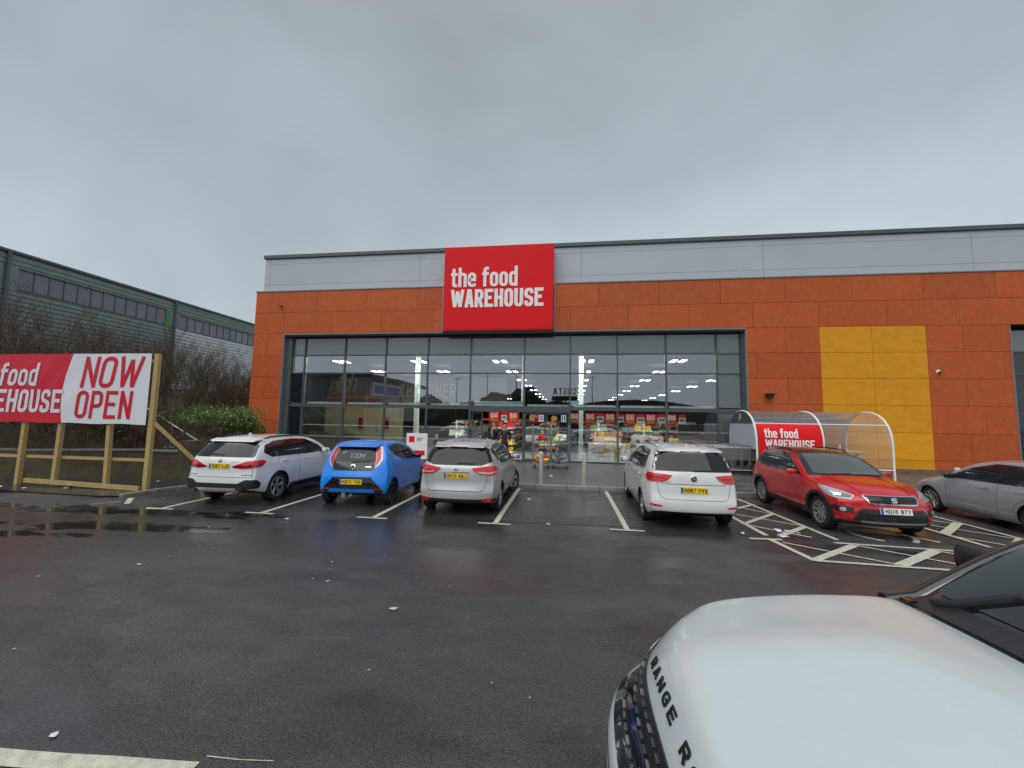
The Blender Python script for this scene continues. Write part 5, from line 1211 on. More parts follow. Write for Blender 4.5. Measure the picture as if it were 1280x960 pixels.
# ---------------------------------------------------------------- 6. grey silver hatchback, right edge
S = dict(wb=2.47, ro=.66, fo=.84, W=.842, R=.30, ra=.34, wz=.305, cr=.10, cf=.26, flare=.014, Lr=.8,
    top=[(-.66, 1.34), (-.3, 1.42), (.4, 1.455), (1.0, 1.44), (1.4, 1.35), (1.85, 1.12), (2.2, .955), (2.4, .925), (2.95, .82), (3.31, .62)],
    bot=[(-.66, .3), (-.4, .2), (0, .17), (2.47, .16), (3.0, .18), (3.31, .25)],
    sec=SEC(.92, 1.42, .72, .93), plan=[(-.66, .91), (-.4, .97), (0, 1), (2.3, 1), (2.9, .96), (3.31, .84)],
    rear=[(.25, .06), (.45, .0), (.9, .05), (1.34, .30)], front=[(.18, .08), (.4, 0), (.7, .05)],
    crown=[(-.66, .05), (1.3, .05), (2.1, .07), (2.9, .09), (3.31, .1)])
hd = PI / 2 - math.radians(2.6)
c = Car('parked_car', S, p_greysilver, 'grey silver hatchback cut off by the right edge, parked against the orange wall', 'car', (9.112, 8.678), hd, .922); PO = c
side = [(-.40, 1.14), (-.2, 1.27), (.3, 1.345), (.9, 1.345), (1.35, 1.22), (1.95, .945), (1.1, .935), (-.1, .96)]
c.both('window_surround', side, 'side', m_gloss, off=.003, r=.03)
c.both('side_window', [(-.02, 1.26), (.3, 1.31), (.62, 1.32), (.66, .975), (-.02, .99)], 'side', m_carglass, off=.007, r=.02)
c.both('side_window', [(.76, 1.32), (.92, 1.31), (1.32, 1.18), (1.75, .975), (.80, .97)], 'side', m_carglass, off=.007, r=.02)
for g in ([(.10, .96), (.12, .72), (.36, .55), (.38, .26)], [(.70, .94), (.74, .25), (1.8, .24)], [(1.88, .93), (1.98, .7), (1.94, .25)]): c.sboth('panel_gap', g, 'side', m_void)
c.sboth('sill_bead', [(.38, .235), (2.08, .235)], 'side', m_chrome, w=.022, off=.012)
c.sboth('swage_line', [(.35, .46), (2.0, .44)], 'side', p_greysilver, w=.03, off=.008); c.sboth('swage_line', [(-.3, .82), (2.2, .80)], 'side', p_greysilver, w=.014, off=.005)
c.patch('windscreen', [(1.3, -.53), (1.3, .53), (2.1, .66), (2.18, 0), (2.1, -.66)], 'top', m_carglass, off=.004, r=.05)
c.both('headlamp', [(2.9, -.60, .70), (2.9, -.6, .60), (2.7, -.8, .62), (2.5, -.84, .74), (2.7, -.78, .76)], 'front', m_lampcl, d=(-.7, .7, 0), off=.008, r=.02)
c.handle(.22, .83); c.handle(.98, .82); c.mirror_(1.72, .82, .98, m_gloss, .95); c.wheels(10, rim=.215, sw=.028, mat=m_alloy)

# ---------------------------------------------------------------- 7. white luxury suv, bonnet in the foreground
S = dict(wb=2.68, ro=.85, fo=.80, W=.95, R=.37, ra=.41, wz=.375, cr=.10, cf=.27, cfe=4.2, flare=.02, Lf=.95, sub=2, dome=.016,
    top=[(-.85, 1.52), (-.4, 1.58), (.3, 1.70), (.85, 1.69), (1.15, 1.64), (1.485, 1.51), (1.93, 1.19), (2.0, 1.140), (2.05, 1.165), (2.3, 1.160), (2.7, 1.13), (3.1, 1.085), (3.3, 1.045), (3.40, 1.00), (3.48, .915)],
    bot=[(-.85, .36), (-.4, .26), (0, .24), (2.68, .24), (3.2, .24), (3.48, .3)],
    sec=[(.15, .93), (.3, .97), (.55, 1.0), (.8, .995), (.95, .98), (1.04, .965), (1.12, .945), (1.4, .895), (1.62, .77)], plan=[(-.85, .93), (-.4, .985), (0, 1), (2.5, 1), (3.1, .985), (3.48, .945)],
    rear=[(.25, .06), (.45, .0), (.9, .05), (1.0, .10), (1.5, .35)], front=[(.2, .07), (.34, .02), (.55, .0), (.70, .005), (.74, .03), (.78, .10), (.84, .135), (.93, .165), (1.0, .165), (1.06, .12)],
    crown=[(-.85, .05), (1.2, .07), (1.6, .06), (1.9, .03), (2.1, .025), (2.6, .035), (3.3, .06), (3.48, .07)])
EVX, EVY = .155, 1.46
c = Car('parked_car', S, p_white3, 'white luxury suv in the right foreground, only bonnet, grille and windscreen in view', 'car', (EVX + 3.48, EVY), PI); EV = c
c.patch('windscreen_surround', [(2.052, -.885), (2.052, .885), (1.5, .84), (1.0, .72), (1.0, -.72), (1.5, -.84)], 'top', m_gloss, off=.004, r=.02)
c.patch('windscreen', [(1.90, -.80), (1.91, 0), (1.90, .80), (1.5, .765), (1.08, .66), (1.08, -.66), (1.5, -.765)], 'top', pmat('windscreen glass dark', (.006, .012, .012), .02, spec=.7, coat=.4), off=.010, r=.04)
c.patch('cowl_panel', [(2.03, -.80), (2.03, .80), (1.925, .80), (1.925, -.80)], 'top', m_plastic, off=.008, r=.02)
c.strip('wiper', [(1.955, -.74), (1.93, -.68), (1.80, -.52), (1.80, .10)], 'top', m_plastic, w=.022, off=.03, up=.01)
c.strip('wiper', [(1.955, -.10), (1.88, .0), (1.84, .20), (1.84, .70)], 'top', m_plastic, w=.022, off=.03, up=.01)
c.patch('washer_jet', [(1.99, -.83), (2.045, -.83), (2.045, -.77), (1.99, -.77)], 'top', m_gloss, off=.02, r=.02)
# grille with a lattice of small bright cells
c.patch('grille', [(-.66, .905), (.66, .905), (.66, .735), (-.66, .735)], 'front', m_gloss, off=.006, r=.015, h=.04)
gcell = None
for row, zc in enumerate((.77, .82, .87)):
    for i in range(22):
        y = -.62 + i * .066 + (row % 2) * .033
        if abs(y) > .63: continue
        c.patch('grille_cell', [(y - .023, zc - .003), (y - .017, zc + .004), (y + .023, zc + .003), (y + .017, zc - .004)], 'front', m_trim if (i + row) % 3 else m_trimmid, off=.014, skirt=.004, h=.05)
c.both('headlamp', [(3.3, -.68, .90), (3.3, -.68, .80), (3.1, -.86, .80), (2.95, -.93, .86), (2.9, -.93, .905), (3.1, -.86, .91)], 'front', m_carglass, d=(-.8, .6, 0), off=.008, r=.02, h=.03)
c.both('headlamp_strip', [(3.3, -.70, .89), (3.3, -.70, .875), (3.1, -.86, .875), (3.1, -.86, .89)], 'front', m_lampcl, d=(-.8, .6, 0), off=.014, h=.03)
c.patch('lower_grille', [(-.60, .60), (.60, .60), (.52, .40), (-.52, .40)], 'front', m_plastic, off=.008, r=.02)
c.strip('bumper_crease', [(-.72, .675), (.72, .675)], 'front', p_white3, w=.02, off=.008)
for txt, ys in (('RANGE', [-.42, -.335, -.25, -.165, -.08]), ('ROVER', [.08, .165, .25, .335, .42])):
    for ch, yc in zip(txt, ys):
        t = text_mesh([ch], Matrix(), .048, w=1.1, t=.20, gap=0, depth=.004)
        wl = max(v[0] for v in t.v)
        nv = []
        for (tx, ty, h) in t.v:
            hp, n = c.cast(Vector((3.315 - ty, yc + tx - wl / 2, 1.0)), Vector((-.55, 0, -.84))); nv.append(tuple(hp + n * (.002 + h)))
        t.v = nv; t.build('bonnet_lettering', m_black, c.root)
side = [(-.42, 1.25), (-.3, 1.40), (.4, 1.50), (1.0, 1.47), (1.5, 1.28), (1.85, 1.10), (.9, 1.08), (-.2, 1.13)]
c.both('window_surround', side, 'side', m_gloss, off=.003, r=.03)
c.both('side_window', [(-.2, 1.36), (.36, 1.46), (.40, 1.12), (-.2, 1.16)], 'side', m_carglass, off=.007, r=.02)
c.both('side_window', [(.48, 1.46), (.98, 1.435), (1.40, 1.28), (1.68, 1.12), (.48, 1.12)], 'side', m_carglass, off=.007, r=.02)
for xa in (0, S['wb']):
    arc = [(xa + r_ * math.cos(math.radians(a_)), .375 + r_ * math.sin(math.radians(a_))) for r_, seq in ((.47, range(-12, 193, 12)), (.415, range(192, -13, -12))) for a_ in seq]
    c.both('arch_cladding', arc, 'side', m_plastic, off=.010, h=.05)
c.patch('roof_panel', [(-.6, -.6), (-.6, .6), (.85, .6), (.85, -.6)], 'top', m_gloss, off=.004, r=.1)
for sd in (-1, 1):
    pts = []
    for i in range(9):
        x = 2.07 - i * .14; ze = pchip(S['top'])(x) - pchip(S['crown'])(x) - .035; hp, nn = c.cast(Vector((x, 0, ze)), Vector((0, -sd, 0))); pts.append(hp)
    MB().tube(pts, .042, 10).build('windscreen_pillar', m_gloss, c.root, True)
c.mirror_(1.40, 1.02, 1.25, m_plastic, 1.12)
c.wheels(5, double=True, rim=.26)

# ================================================================== LEFT: WAREHOUSE ON THE HIGHER GROUND
m_corr = pmat('green grey corrugated', (.20, .255, .245), .5, noise=.06, nscale=1)
m_corrw = pmat('pale corrugated', (.62, .65, .67), .5, noise=.06, nscale=1)
m_winwh = pmat('warehouse glass', (.12, .12, .15), .12, coat=.8, objvar=.25)
m_green = pmat('bright green reveal', (.03, .30, .04), .5)
WX = -32.0
wh = empty('warehouse_building', (WX, 0, 0), label='long grey green corrugated warehouse with strip windows behind the hedge at the left', cat='building')
def corr(y0, y1, z0, z1, mat, name):
    mb = MB(); pitch = .28; n = int((z1 - z0) / pitch) + 1; vs = []; fs = []; prof = []
    for i in range(n):
        z = z0 + i * pitch
        for dz, dx in ((0, 0), (.11, 0), (.14, .045), (.25, .045)):
            if z + dz <= z1: prof.append((z + dz, dx))
    prof.append((z1, 0))
    for y in (y0, y1):
        for z, dx in prof: vs.append((dx, y, z))
    m = len(prof); fs = [(i, i + 1, m + i + 1, m + i) for i in range(m - 1)]
    mb.add(vs, fs); mb.add([(-.3, y0, z0), (-.3, y1, z0), (-.3, y1, z1), (-.3, y0, z1)], [(0, 1, 2, 3)])
    return mb.build(name, mat, wh)
secs = [(4, 18.3, 9.1, 10.2, m_corr, None), (18.4, 28.4, 9.07, 10.2, m_corr, (18.9, 27.75, 12)), (28.4, 39.0, 8.98, 10.02, m_corrw, (28.9, 38.4, 13)), (39.0, 52, 8.95, 10, m_corrw, (39.5, 51.4, 15))]
for y0, y1, za, zb, lower, win in secs:
    corr(y0, y1, 1.5, za - .1, lower, 'wall_sheeting'); corr(y0, y1, zb + .1, 11.05, m_corr, 'wall_sheeting')
    if win:
        wy0, wy1, n = win
        MB().box(-.25, y0, za - .1, .0, wy0, zb + .1).build('wall_sheeting', m_corr, wh); MB().box(-.25, wy1, za - .1, .0, y1, zb + .1).build('wall_sheeting', m_corr, wh)
        MB().box(-.3, wy0, za - .1, .04, wy1, za - .02).build('window_sill', m_trim, wh); MB().box(-.3, wy0, zb + .02, .04, wy1, zb + .1).build('window_head', m_trim, wh)
        st = (wy1 - wy0) / n
        for i in range(n):
            MB().box(-.1, wy0 + i * st + .03, za - .02, -.06, wy0 + (i + 1) * st - .03, zb + .02).build('window_pane', m_winwh, wh)
            MB().box(-.11, wy0 + i * st - .03, za - .019, -.03, wy0 + i * st + .03, zb + .019).build('window_mullion', m_trim, wh)
        if y0 == 18.4: MB().box(-.15, wy1 - .02, za - .019, .012, wy1 + .25, zb + .019).build('window_reveal', m_green, wh)
    else:
        MB().box(-.25, y0, za - .1, 0, y1, zb + .1).build('wall_sheeting', m_corr, wh)
MB().box(-.3, 4, 11.05, .12, 52, 11.22).build('eaves_gutter', m_trim, wh, bevel=.03)
for y in (18.35, 28.4, 39.0): MB().tube([(.13, y, 11.05), (.13, y, 1.5)], .09, 8).build('downpipe', m_trim, wh)
MB().box(-30, 4, 11.1, -.301, 52, 11.35).build('roof', m_trim, wh)
MB().tube([(-1.2, 40.0, 11.95), (-1.2, 60, 11.95)], .05, 6).build('roof_rail', m_trimmid, wh)
for y in (40, 45, 50): MB().tube([(-1.2, y, 11.2), (-1.2, y, 11.95)], .04, 6).build('rail_post', m_trimmid, wh)

# ------------------------------------------------------------------ bank and retaining wall
m_soil = pmat('bank undergrowth', (.045, .038, .018), .95, noise=.55, nscale=3, bump=1.0, bscale=14, detail=8)
def bank_h(x, y):
    # ramps up from the wall line towards the warehouse
    d = max(0, (-12.9 - x)); wl = 11.2 + max(0, (-12.8 - x)) * -.42
    e_ = max(0, min(1, (y - wl) / 1.0)); s_ = .75 + 3.6 * (1 - math.exp(-max(0, d - 1.5) / 9.0)) + .10 * math.sin(x * 1.7 + y) + .12 * math.sin(y * .9 - x * .4)
    cut = max(0, min(1, (-11.4 - x) / .5))
    return -.1 + (s_ + .1) * e_ * min(1, max(0, (-11.5 - x) / 1.6)) 
bx = [-11.4 - .75 * i for i in range(0, 29)]; by = [4 + .9 * i for i in range(0, 58)]
V_ = [(x, y, bank_h(x, y) if y > 9.2 else min(bank_h(x, y), .0) if x > -16 else bank_h(x, y)) for x in bx for y in by]
nb_ = len(by); F_ = [(i * nb_ + j, i * nb_ + j + 1, (i + 1) * nb_ + j + 1, (i + 1) * nb_ + j) for i in range(len(bx) - 1) for j in range(nb_ - 1)]
me = bpy.data.meshes.new('bank'); me.from_pydata(V_, [], F_); me.polygons.foreach_set('use_smooth', [True] * len(F_)); me.update()
tag(link('bank', me, None, m_soil), kind='structure')
r = empty('retaining_wall', label='low mossy brick retaining wall behind the timber banner frame', cat='wall')
for a, b, h in (((-22, 7.6), (-15.74, 9.75), .82), ((-15.74, 9.75), (-12.8, 10.95), .80), ((-12.8, 10.95), (-11.55, 11.0), .78)):
    MB().bar((a[0], a[1], h / 2 - .05), (b[0], b[1], h / 2 - .05), .23, h + .1).build('wall_section', m_wallbrick, r)
    n = max(1, int(math.dist(a, b) / .6))
    for q in range(n):
        p0 = [a[j] + (b[j] - a[j]) * (q + .01) / n for j in (0, 1)]; p1 = [a[j] + (b[j] - a[j]) * (q + .985) / n for j in (0, 1)]
        MB().bar((*p0, h + .03), (*p1, h + .03), .28, .06).build('coping_stone', m_kerb, r, bevel=.008)
r2o = MB().box(-11.62, 10.8, 0, -11.2, 11.25, 1.15); o = r2o.build('brick_pier', m_wallbrick); tag(o, 'square brick pier at the right end of the mossy wall beside the steps', 'pier')
# steps climbing to the left behind the pier, with handrail
stp = empty('garden_steps', label='concrete steps climbing left beside the sloping metal handrail', cat='steps')
for i in range(9): MB().box(-13.2 - i * .3, 12.6, 0, -12.9 - i * .3, 13.9, .15 * (i + 1)).build('step', m_kerb, stp, bevel=.01)
MB().box(-16.2, 12.35, 0, -12.6, 12.55, .25).build('side_kerb', m_kerb, stp)
hr = empty('handrail', label='thin grey metal handrail sloping down to the right beside the steps', cat='handrail')
MB().tube([(-15.9, 12.9, 2.42), (-15.23, 12.9, 2.09), (-13.05, 12.9, .97), (-12.8, 12.9, .95)], .026, 8).build('rail', m_galv, hr, True)
MB().tube([(-16.4, 12.9, 1.72), (-14.6, 12.9, 1.72)], .018, 8).build('rail', m_galv, hr, True)
for x, z in ((-12.95, .96), (-14.2, 1.56), (-15.4, 2.18)): MB().tube([(x, 12.9, .1), (x, 12.9, z)], .022, 8).build('post', m_galv, hr, True)

# ------------------------------------------------------------------ hedge: bare twiggy shrubs, brambles, laurel
m_twig = pmat('bare twigs', (.105, .075, .045), .85, noise=.35, nscale=2)
m_twigr = pmat('reddish twigs', (.10, .048, .035), .85, noise=.35, nscale=2)
m_twigg = pmat('greenish twigs', (.075, .070, .030), .85, noise=.35, nscale=2)
m_dead = pmat('dead leaves', (.11, .065, .028), .8, noise=.5, nscale=5)
m_ivy = pmat('dark ivy leaf', (.030, .055, .018), .45, noise=.5, nscale=6)
m_laurel = pmat('laurel leaf', (.11, .20, .045), .38, noise=.55, nscale=4)
def prisms(segs, name, mat, parent):
    vs = []; fs = []
    for a, b, r0, r1 in segs:
        d = (b - a).normalized(); u = d.cross(Vector((.3, .9, .2))).normalized(); w_ = d.cross(u)
        k0 = len(vs)
        for p, r in ((a, r0), (b, r1)):
            for q in range(3): an = q * 2.094; vs.append(tuple(p + u * (r * math.cos(an)) + w_ * (r * math.sin(an))))
        for q in range(3): fs.append((k0 + q, k0 + (q + 1) % 3, k0 + 3 + (q + 1) % 3, k0 + 3 + q))
    me = bpy.data.meshes.new(name); me.from_pydata(vs, [], fs); me.update(); return link(name, me, parent, mat)
def leaves(n, gen, size, name, mat, parent, rng):
    vs = []; fs = []
    for i in range(n):
        p = gen(); s = size * rng.uniform(.6, 1.3); a = Vector((rng.gauss(0, 1), rng.gauss(0, 1), rng.gauss(0, .8))).normalized(); b = a.cross(Vector((rng.gauss(0, 1), rng.gauss(0, 1), rng.gauss(0, 1)))).normalized()
        k0 = len(vs); vs += [tuple(p - a * s), tuple(p + b * s * .42 - a * s * .1), tuple(p + a * s), tuple(p - b * s * .42 - a * s * .1)]; fs.append((k0, k0 + 1, k0 + 2, k0 + 3))
    me = bpy.data.meshes.new(name); me.from_pydata(vs, [], fs); me.update()
    return tag(link(name, me, parent, mat), kind='stuff')
def shrub(x, y, h, rad, mat, seed, label, stems=26, leafn=260, group='bare shrubs along the bank'):
    rng = random.Random(seed); z0 = bank_h(x, y) - .1
    r = empty('bare_shrub', (x, y, z0), label=label, cat='shrub', group=group); main = []; tw = []
    def grow(p, d, L_, rr, dep):
        n = 3; 
        for i in range(n):
            d2 = (d + Vector((rng.gauss(0, .16), rng.gauss(0, .16), rng.gauss(.03, .08)))).normalized(); q = p + d2 * L_ / n
            r1 = rr * .8; (main if dep == 0 else tw).append((p, q, rr, r1))
            if dep < 3 and rng.random() < (.95 if dep < 2 else .75):
                for _ in range(2 if dep < 2 else 1):
                    a = rng.uniform(0, 6.28); sd = Vector((math.cos(a), math.sin(a), rng.uniform(.3, 1.3))).normalized()
                    grow(q, (d2 * .6 + sd * .7).normalized(), L_ * rng.uniform(.34, .55), max(.0045, r1 * .5), dep + 1)
            p, d, rr = q, d2, r1
    for i in range(stems):
        a = rng.uniform(0, 6.28); q = rng.random() ** .5 * rad * .75
        grow(Vector((q * math.cos(a), q * math.sin(a), 0)), Vector((math.cos(a) * .28, math.sin(a) * .28, 1)).normalized(), h * rng.uniform(.6, 1.0), .020, 0)
    prisms(main, 'stems', m_twig, r)['kind'] = 'stuff'; prisms(tw, 'twigs', mat, r)['kind'] = 'stuff'
    if leafn: leaves(leafn, lambda: Vector((rng.gauss(0, rad * .5), rng.gauss(0, rad * .5), abs(rng.gauss(0, h * .33)))), .05, 'dead_leaves', m_dead, r, rng)
    return r
sh = []
rg = random.Random(3)
spots = []
for i, y in enumerate(np.arange(11.2, 36, 1.75)):
    spots.append((-22.0 + rg.uniform(-.8, .8), float(y), rg.uniform(2.0, 2.9) if y < 23 else rg.uniform(1.4, 2.0), 1.3))
for i, y in enumerate(np.arange(12.5, 32, 2.4)):
    spots.append((-18.6 + rg.uniform(-.7, .7), float(y), rg.uniform(1.7, 2.4) if y < 22 else 1.5, 1.3))
for i, y in enumerate((13.2, 21.5)):
    spots.append((-24.5, y, 3.3, .9))
ORD = ['%s from the left' % o for o in ('first', 'second', 'third', 'fourth', 'fifth', 'sixth', 'seventh', 'eighth', 'ninth', 'tenth', 'eleventh', 'twelfth', 'thirteenth', 'fourteenth', 'fifteenth')]; ORD = ORD + ORD + ORD
where = lambda x, y: ('nearest the left edge' if y < 14 else 'left of the banner centre' if y < 17 else 'above the banner' if y < 21 else 'between banner and shop' if y < 27 else 'beside the orange wall')
for i, (x, y, h, rad) in enumerate(spots):
    mt = [m_twig, m_twigr, m_twigg][i % 3]
    kind = ['brown', 'reddish', 'greenish'][i % 3]; row = 'back row' if x < -20.5 else 'front row'
    if x < -24: row = 'tall, against the warehouse'
    shrub(x, y, h, rad, mt, i + 10, '%s bare winter shrub on the bank, %s, %s' % (kind, row, ORD[i]), stems=24, leafn=420)
def leafy(x, y, z, rx, ry, rz, n, mat, size, label, cat='bush', seed=1):
    rng = random.Random(seed); r = empty('leafy_bush', (x, y, z), label=label, cat=cat)
    cl = [(Vector((rng.uniform(-1, 1) * rx * .8, rng.uniform(-1, 1) * ry * .8, rng.uniform(-.3, .75) * rz)), rng.uniform(.35, .6)) for _ in range(16)]
    def gen():
        c_, s_ = rng.choice(cl); d = Vector((rng.gauss(0, 1), rng.gauss(0, 1), rng.gauss(0, 1))).normalized() * (rng.random() ** .33)
        k_ = 1 if rng.random() > .14 else rng.uniform(1.1, 1.75)
        return c_ + Vector((d.x * s_ * rx * .7, d.y * s_ * ry, d.z * s_ * rz)) * k_
    leaves(n, gen, size, 'foliage', mat, r, rng)
    segs = [(Vector((0, 0, -rz)), c_, .03, .012) for c_, _ in cl]; prisms(segs, 'branches', m_twig, r)['kind'] = 'stuff'
    return r
leafy(-15.1, 15.2, 1.5, 2.3, .9, .80, 11000, m_laurel, .055, 'bright green leafy laurel bush beside the orange corner, behind the white suv', seed=2)
leafy(-16.2, 12.3, 1.5, 2.2, .7, .55, 5000, m_ivy, .05, 'dark ivy covered bush directly behind the banner posts', seed=3)
leafy(-19.5, 11.5, 1.6, 1.8, .9, .6, 3500, m_ivy, .05, 'dark ivy bush behind the leftmost banner posts', seed=5)
for i, (x, y) in enumerate(((-13.4, 11.8), (-14.6, 11.4), (-15.9, 10.9), (-17.2, 10.5), (-13.9, 13.4), (-18.6, 10.0))):
    shrub(x, y, 1.0, .9, m_twigr, 90 + i, 'low dark red bramble tangle above the mossy wall, %s' % ['beside the pier', 'second from the pier', 'third from the pier', 'behind the third post', 'up beside the steps', 'farthest left'][i], stems=16, leafn=150, group='brambles above the wall')
# thin fence posts on top of the bank
for i, y in enumerate((13.9, 17.2, 19.6, 26.5)):
    o = MB().tube([(0, 0, 0), (0, 0, 2.2)], .035, 6).build('fence_post', m_trim, None, loc=(-23.0, y, bank_h(-23.0, y)))
    tag(o, 'thin dark fence post among the bare shrubs, %s' % ['far left', 'second from left', 'third from left', 'beside the shop corner'][i], 'post', 'fence posts on the bank')

# ------------------------------------------------------------------ banner on its timber frame
BY = 8.95
tf = empty('timber_stand', (-13.0, BY, 0), label='rough timber post frame that carries the shop banner', cat='frame')
posts = [((-10.56, 0), (-10.55, 3.56)), ((-11.74, .0), (-11.80, 1.72)), ((-13.35, 0), (-13.30, 1.72)), ((-14.50, 0), (-14.46, 1.72)), ((-16.3, 0), (-16.2, 3.4)), ((-17.6, 0), (-17.5, 3.4))]
for i, ((x0, z0), (x1, z1)) in enumerate(posts):
    z1_ = 3.5; x1_ = x0 + (x1 - x0) * (z1_ / max(z1, .1))
    MB().bar((x0 + 13, .09, z0), (x1_ + 13, .09, z1_), .13 if i == 0 else .11, .10, up=(0, 1, 0)).build('post', m_timber, tf, bevel=.006)
MB().bar((-14.1 + 13, -.03, .16), (-10.62 + 13, -.03, .08), .045, .11, up=(0, 0, 1)).build('bottom_rail', m_timber, tf)
MB().bar((-17.6 + 13, .17, .75), (-10.63 + 13, .17, .76), .04, .075, up=(0, 0, 1)).build('middle_rail', m_timber, tf)
MB().bar((-17.6 + 13, .165, 3.30), (-10.6 + 13, .165, 3.32), .04, .09).build('top_rail', m_timber, tf)
MB().bar((-10.5 + 13, .1, 1.72), (-9.72 + 13, .9, .46), .05, .09).build('brace', m_timber, tf)
MB().bar((-9.75 + 13, .95, 0), (-9.75 + 13, .95, .78), .09, .09, up=(0, 1, 0)).build('stake', m_timber, tf)
for x0, x1 in (): MB().bar((x0 + 13, .16, 1.5), (x1 + 13, 1.2, .2), .04, .08).build('brace', m_timber, tf)
bn = empty('banner', (-13.0, BY, 0), label='red and white shop banner stretched on the timber frame at the left', cat='banner')
m_banred = pmat('banner red', (.62, .010, .030), .38, noise=.06, nscale=2); m_banw = pmat('banner white', (.72, .73, .78), .4, noise=.03, nscale=2)
bx0, bx1, bz0, bz1 = -17.6, -10.62, 1.68, 3.50; sp_t, sp_b = -13.12, -13.10
def wav(x, z):
    e_ = math.sin((x - bx0) / (bx1 - bx0) * PI) * math.sin((z - bz0) / (bz1 - bz0) * PI)
    return -.012 - .010 * e_ * math.sin(x * 3.1 + z * 2.3) - .004 * math.sin(x * 9 - z * 6) * e_
def split(z):
    t = (z - bz0) / (bz1 - bz0); return -13.18 + .16 * t ** 2 - .10 * math.sin(t * PI)
def cloth(side_):
    nx, nz_ = 44, 18; vs = []; 
    for i in range(nx + 1):
        for j in range(nz_ + 1):
            z = bz0 + (bz1 - bz0) * j / nz_; xa, xb = (bx0, split(z)) if side_ == 'l' else (split(z), bx1)
            x = xa + (xb - xa) * i / nx; zz_ = z - .02 * math.sin((x - bx0) / 1.55 * PI) ** 2 * (1 if j == 0 else .3); vs.append((x + 13, wav(x, z), zz_))
    m = nz_ + 1; return MB().add(vs, [(i * m + j, (i + 1) * m + j, (i + 1) * m + j + 1, i * m + j + 1) for i in range(nx) for j in range(nz_)])
cloth('l').build('red_panel', m_banred, bn, smooth=True); cloth('r').build('white_panel', m_banw, bn, smooth=True)
for z_ in (bz0, bz1 - .03):
    mbq = MB(); 
    for i in range(40):
        xa = bx0 + (bx1 - bx0) * i / 40; xb = bx0 + (bx1 - bx0) * (i + 1) / 40; mbq.box(xa + 13, wav(xa, 2.5) * 0 - .024, z_, xb + 13, -.0, z_ + .03)
def on_cloth(mb_, name, mat):
    mb_.v = [(x, wav(x - 13, z) - .010 + y * .1, z) for x, y, z in mb_.v]; return mb_.build(name, mat, bn)
u_ = (0, 0, 1)
m_edge = pmat('lettering yellow edge', (.75, .62, .10), .5)
on_cloth(text_mesh(['NOW'], frame4((.28, 0, 2.60), (1, 0, 0), u_), .82, w=.56, t=.125, gap=.11, shear=.16, depth=.01, sub=.08), 'banner_lettering', m_banred)
on_cloth(text_mesh(['OPEN'], frame4((.20, 0, 1.80), (1, 0, 0), u_), .72, w=.50, t=.13, gap=.12, shear=.06, depth=.01, sub=.08), 'banner_lettering', m_banred)
a = text_mesh(['WAREHOUSE'], frame4((-3.58, 0, 1.93), (1, 0, 0), u_), .61, w=.50, t=.16, gap=.09, shear=.05, depth=.01, sub=.08); on_cloth(a, 'banner_lettering', m_banw)
a = text_mesh(['the food'], frame4((-3.46, 0, 2.64), (1, 0, 0), u_), .62, w=.47, t=.15, gap=.08, shear=.12, depth=.01, sub=.08); on_cloth(a, 'banner_lettering', m_banw)

# ------------------------------------------------------------------ trolley shelter and trolleys
ts_ = empty('trolley_shelter', (0, 0, .115), label='curved clear trolley shelter with white hoops and a red shop panel', cat='shelter')
SX = (6.62, 8.78, 10.92); SY0, SY1, SH = 15.5, 17.86, 2.32
def hoop_pts(n=26):
    out_ = []; yc = (SY0 + SY1) / 2; ry = (SY1 - SY0) / 2
    for i in range(n + 1):
        a = PI * i / n; zz_ = 1.15 + (SH - 1.15) * abs(math.sin(a)) ** .85; out_.append((yc - ry * math.copysign(abs(math.cos(a)) ** .9, math.cos(a)), zz_))
    return [(SY0, 0)] + out_ + [(SY1, 0)]
HP = hoop_pts()
for x in SX: MB().tube([(x, y, z) for y, z in HP], .036, 8).build('hoop', m_white, ts_, True)
for (a, b) in ((0, 1), (1, 2)):
    x0, x1 = SX[a] + .04, SX[b] - .04
    vs = []; seg = [(y, z) for y, z in HP[1:-1]]; seg = [(SY0, .35)] + seg + [(SY1, .35)]
    for x in (x0, x1):
        for y, z in seg: vs.append((x, y, z))
    m = len(seg); o = MB().add(vs, [(i, i + 1, m + i + 1, m + i) for i in range(m - 1)]).build('clear_panel', m_clear, ts_, smooth=True)
for zq in (1.86,):
    yq = [y for y, z in HP if z <= zq][-1]
    pts_ = [(y, z) for y, z in HP[:14]]; yq = next(y0 + (y1 - y0) * (zq - z0) / (z1 - z0) for (y0, z0), (y1, z1) in zip(pts_[1:], pts_[2:]) if z0 <= zq <= z1)
    MB().tube([(SX[0], yq, zq), (SX[2], yq, zq)], .022, 6).build('rail', m_white, ts_, True)
MB().tube([(SX[0], SY0, .35), (SX[2], SY0, .35)], .022, 6).build('rail', m_white, ts_, True); MB().tube([(SX[0], SY1, .35), (SX[2], SY1, .35)], .022, 6).build('rail', m_white, ts_, True)
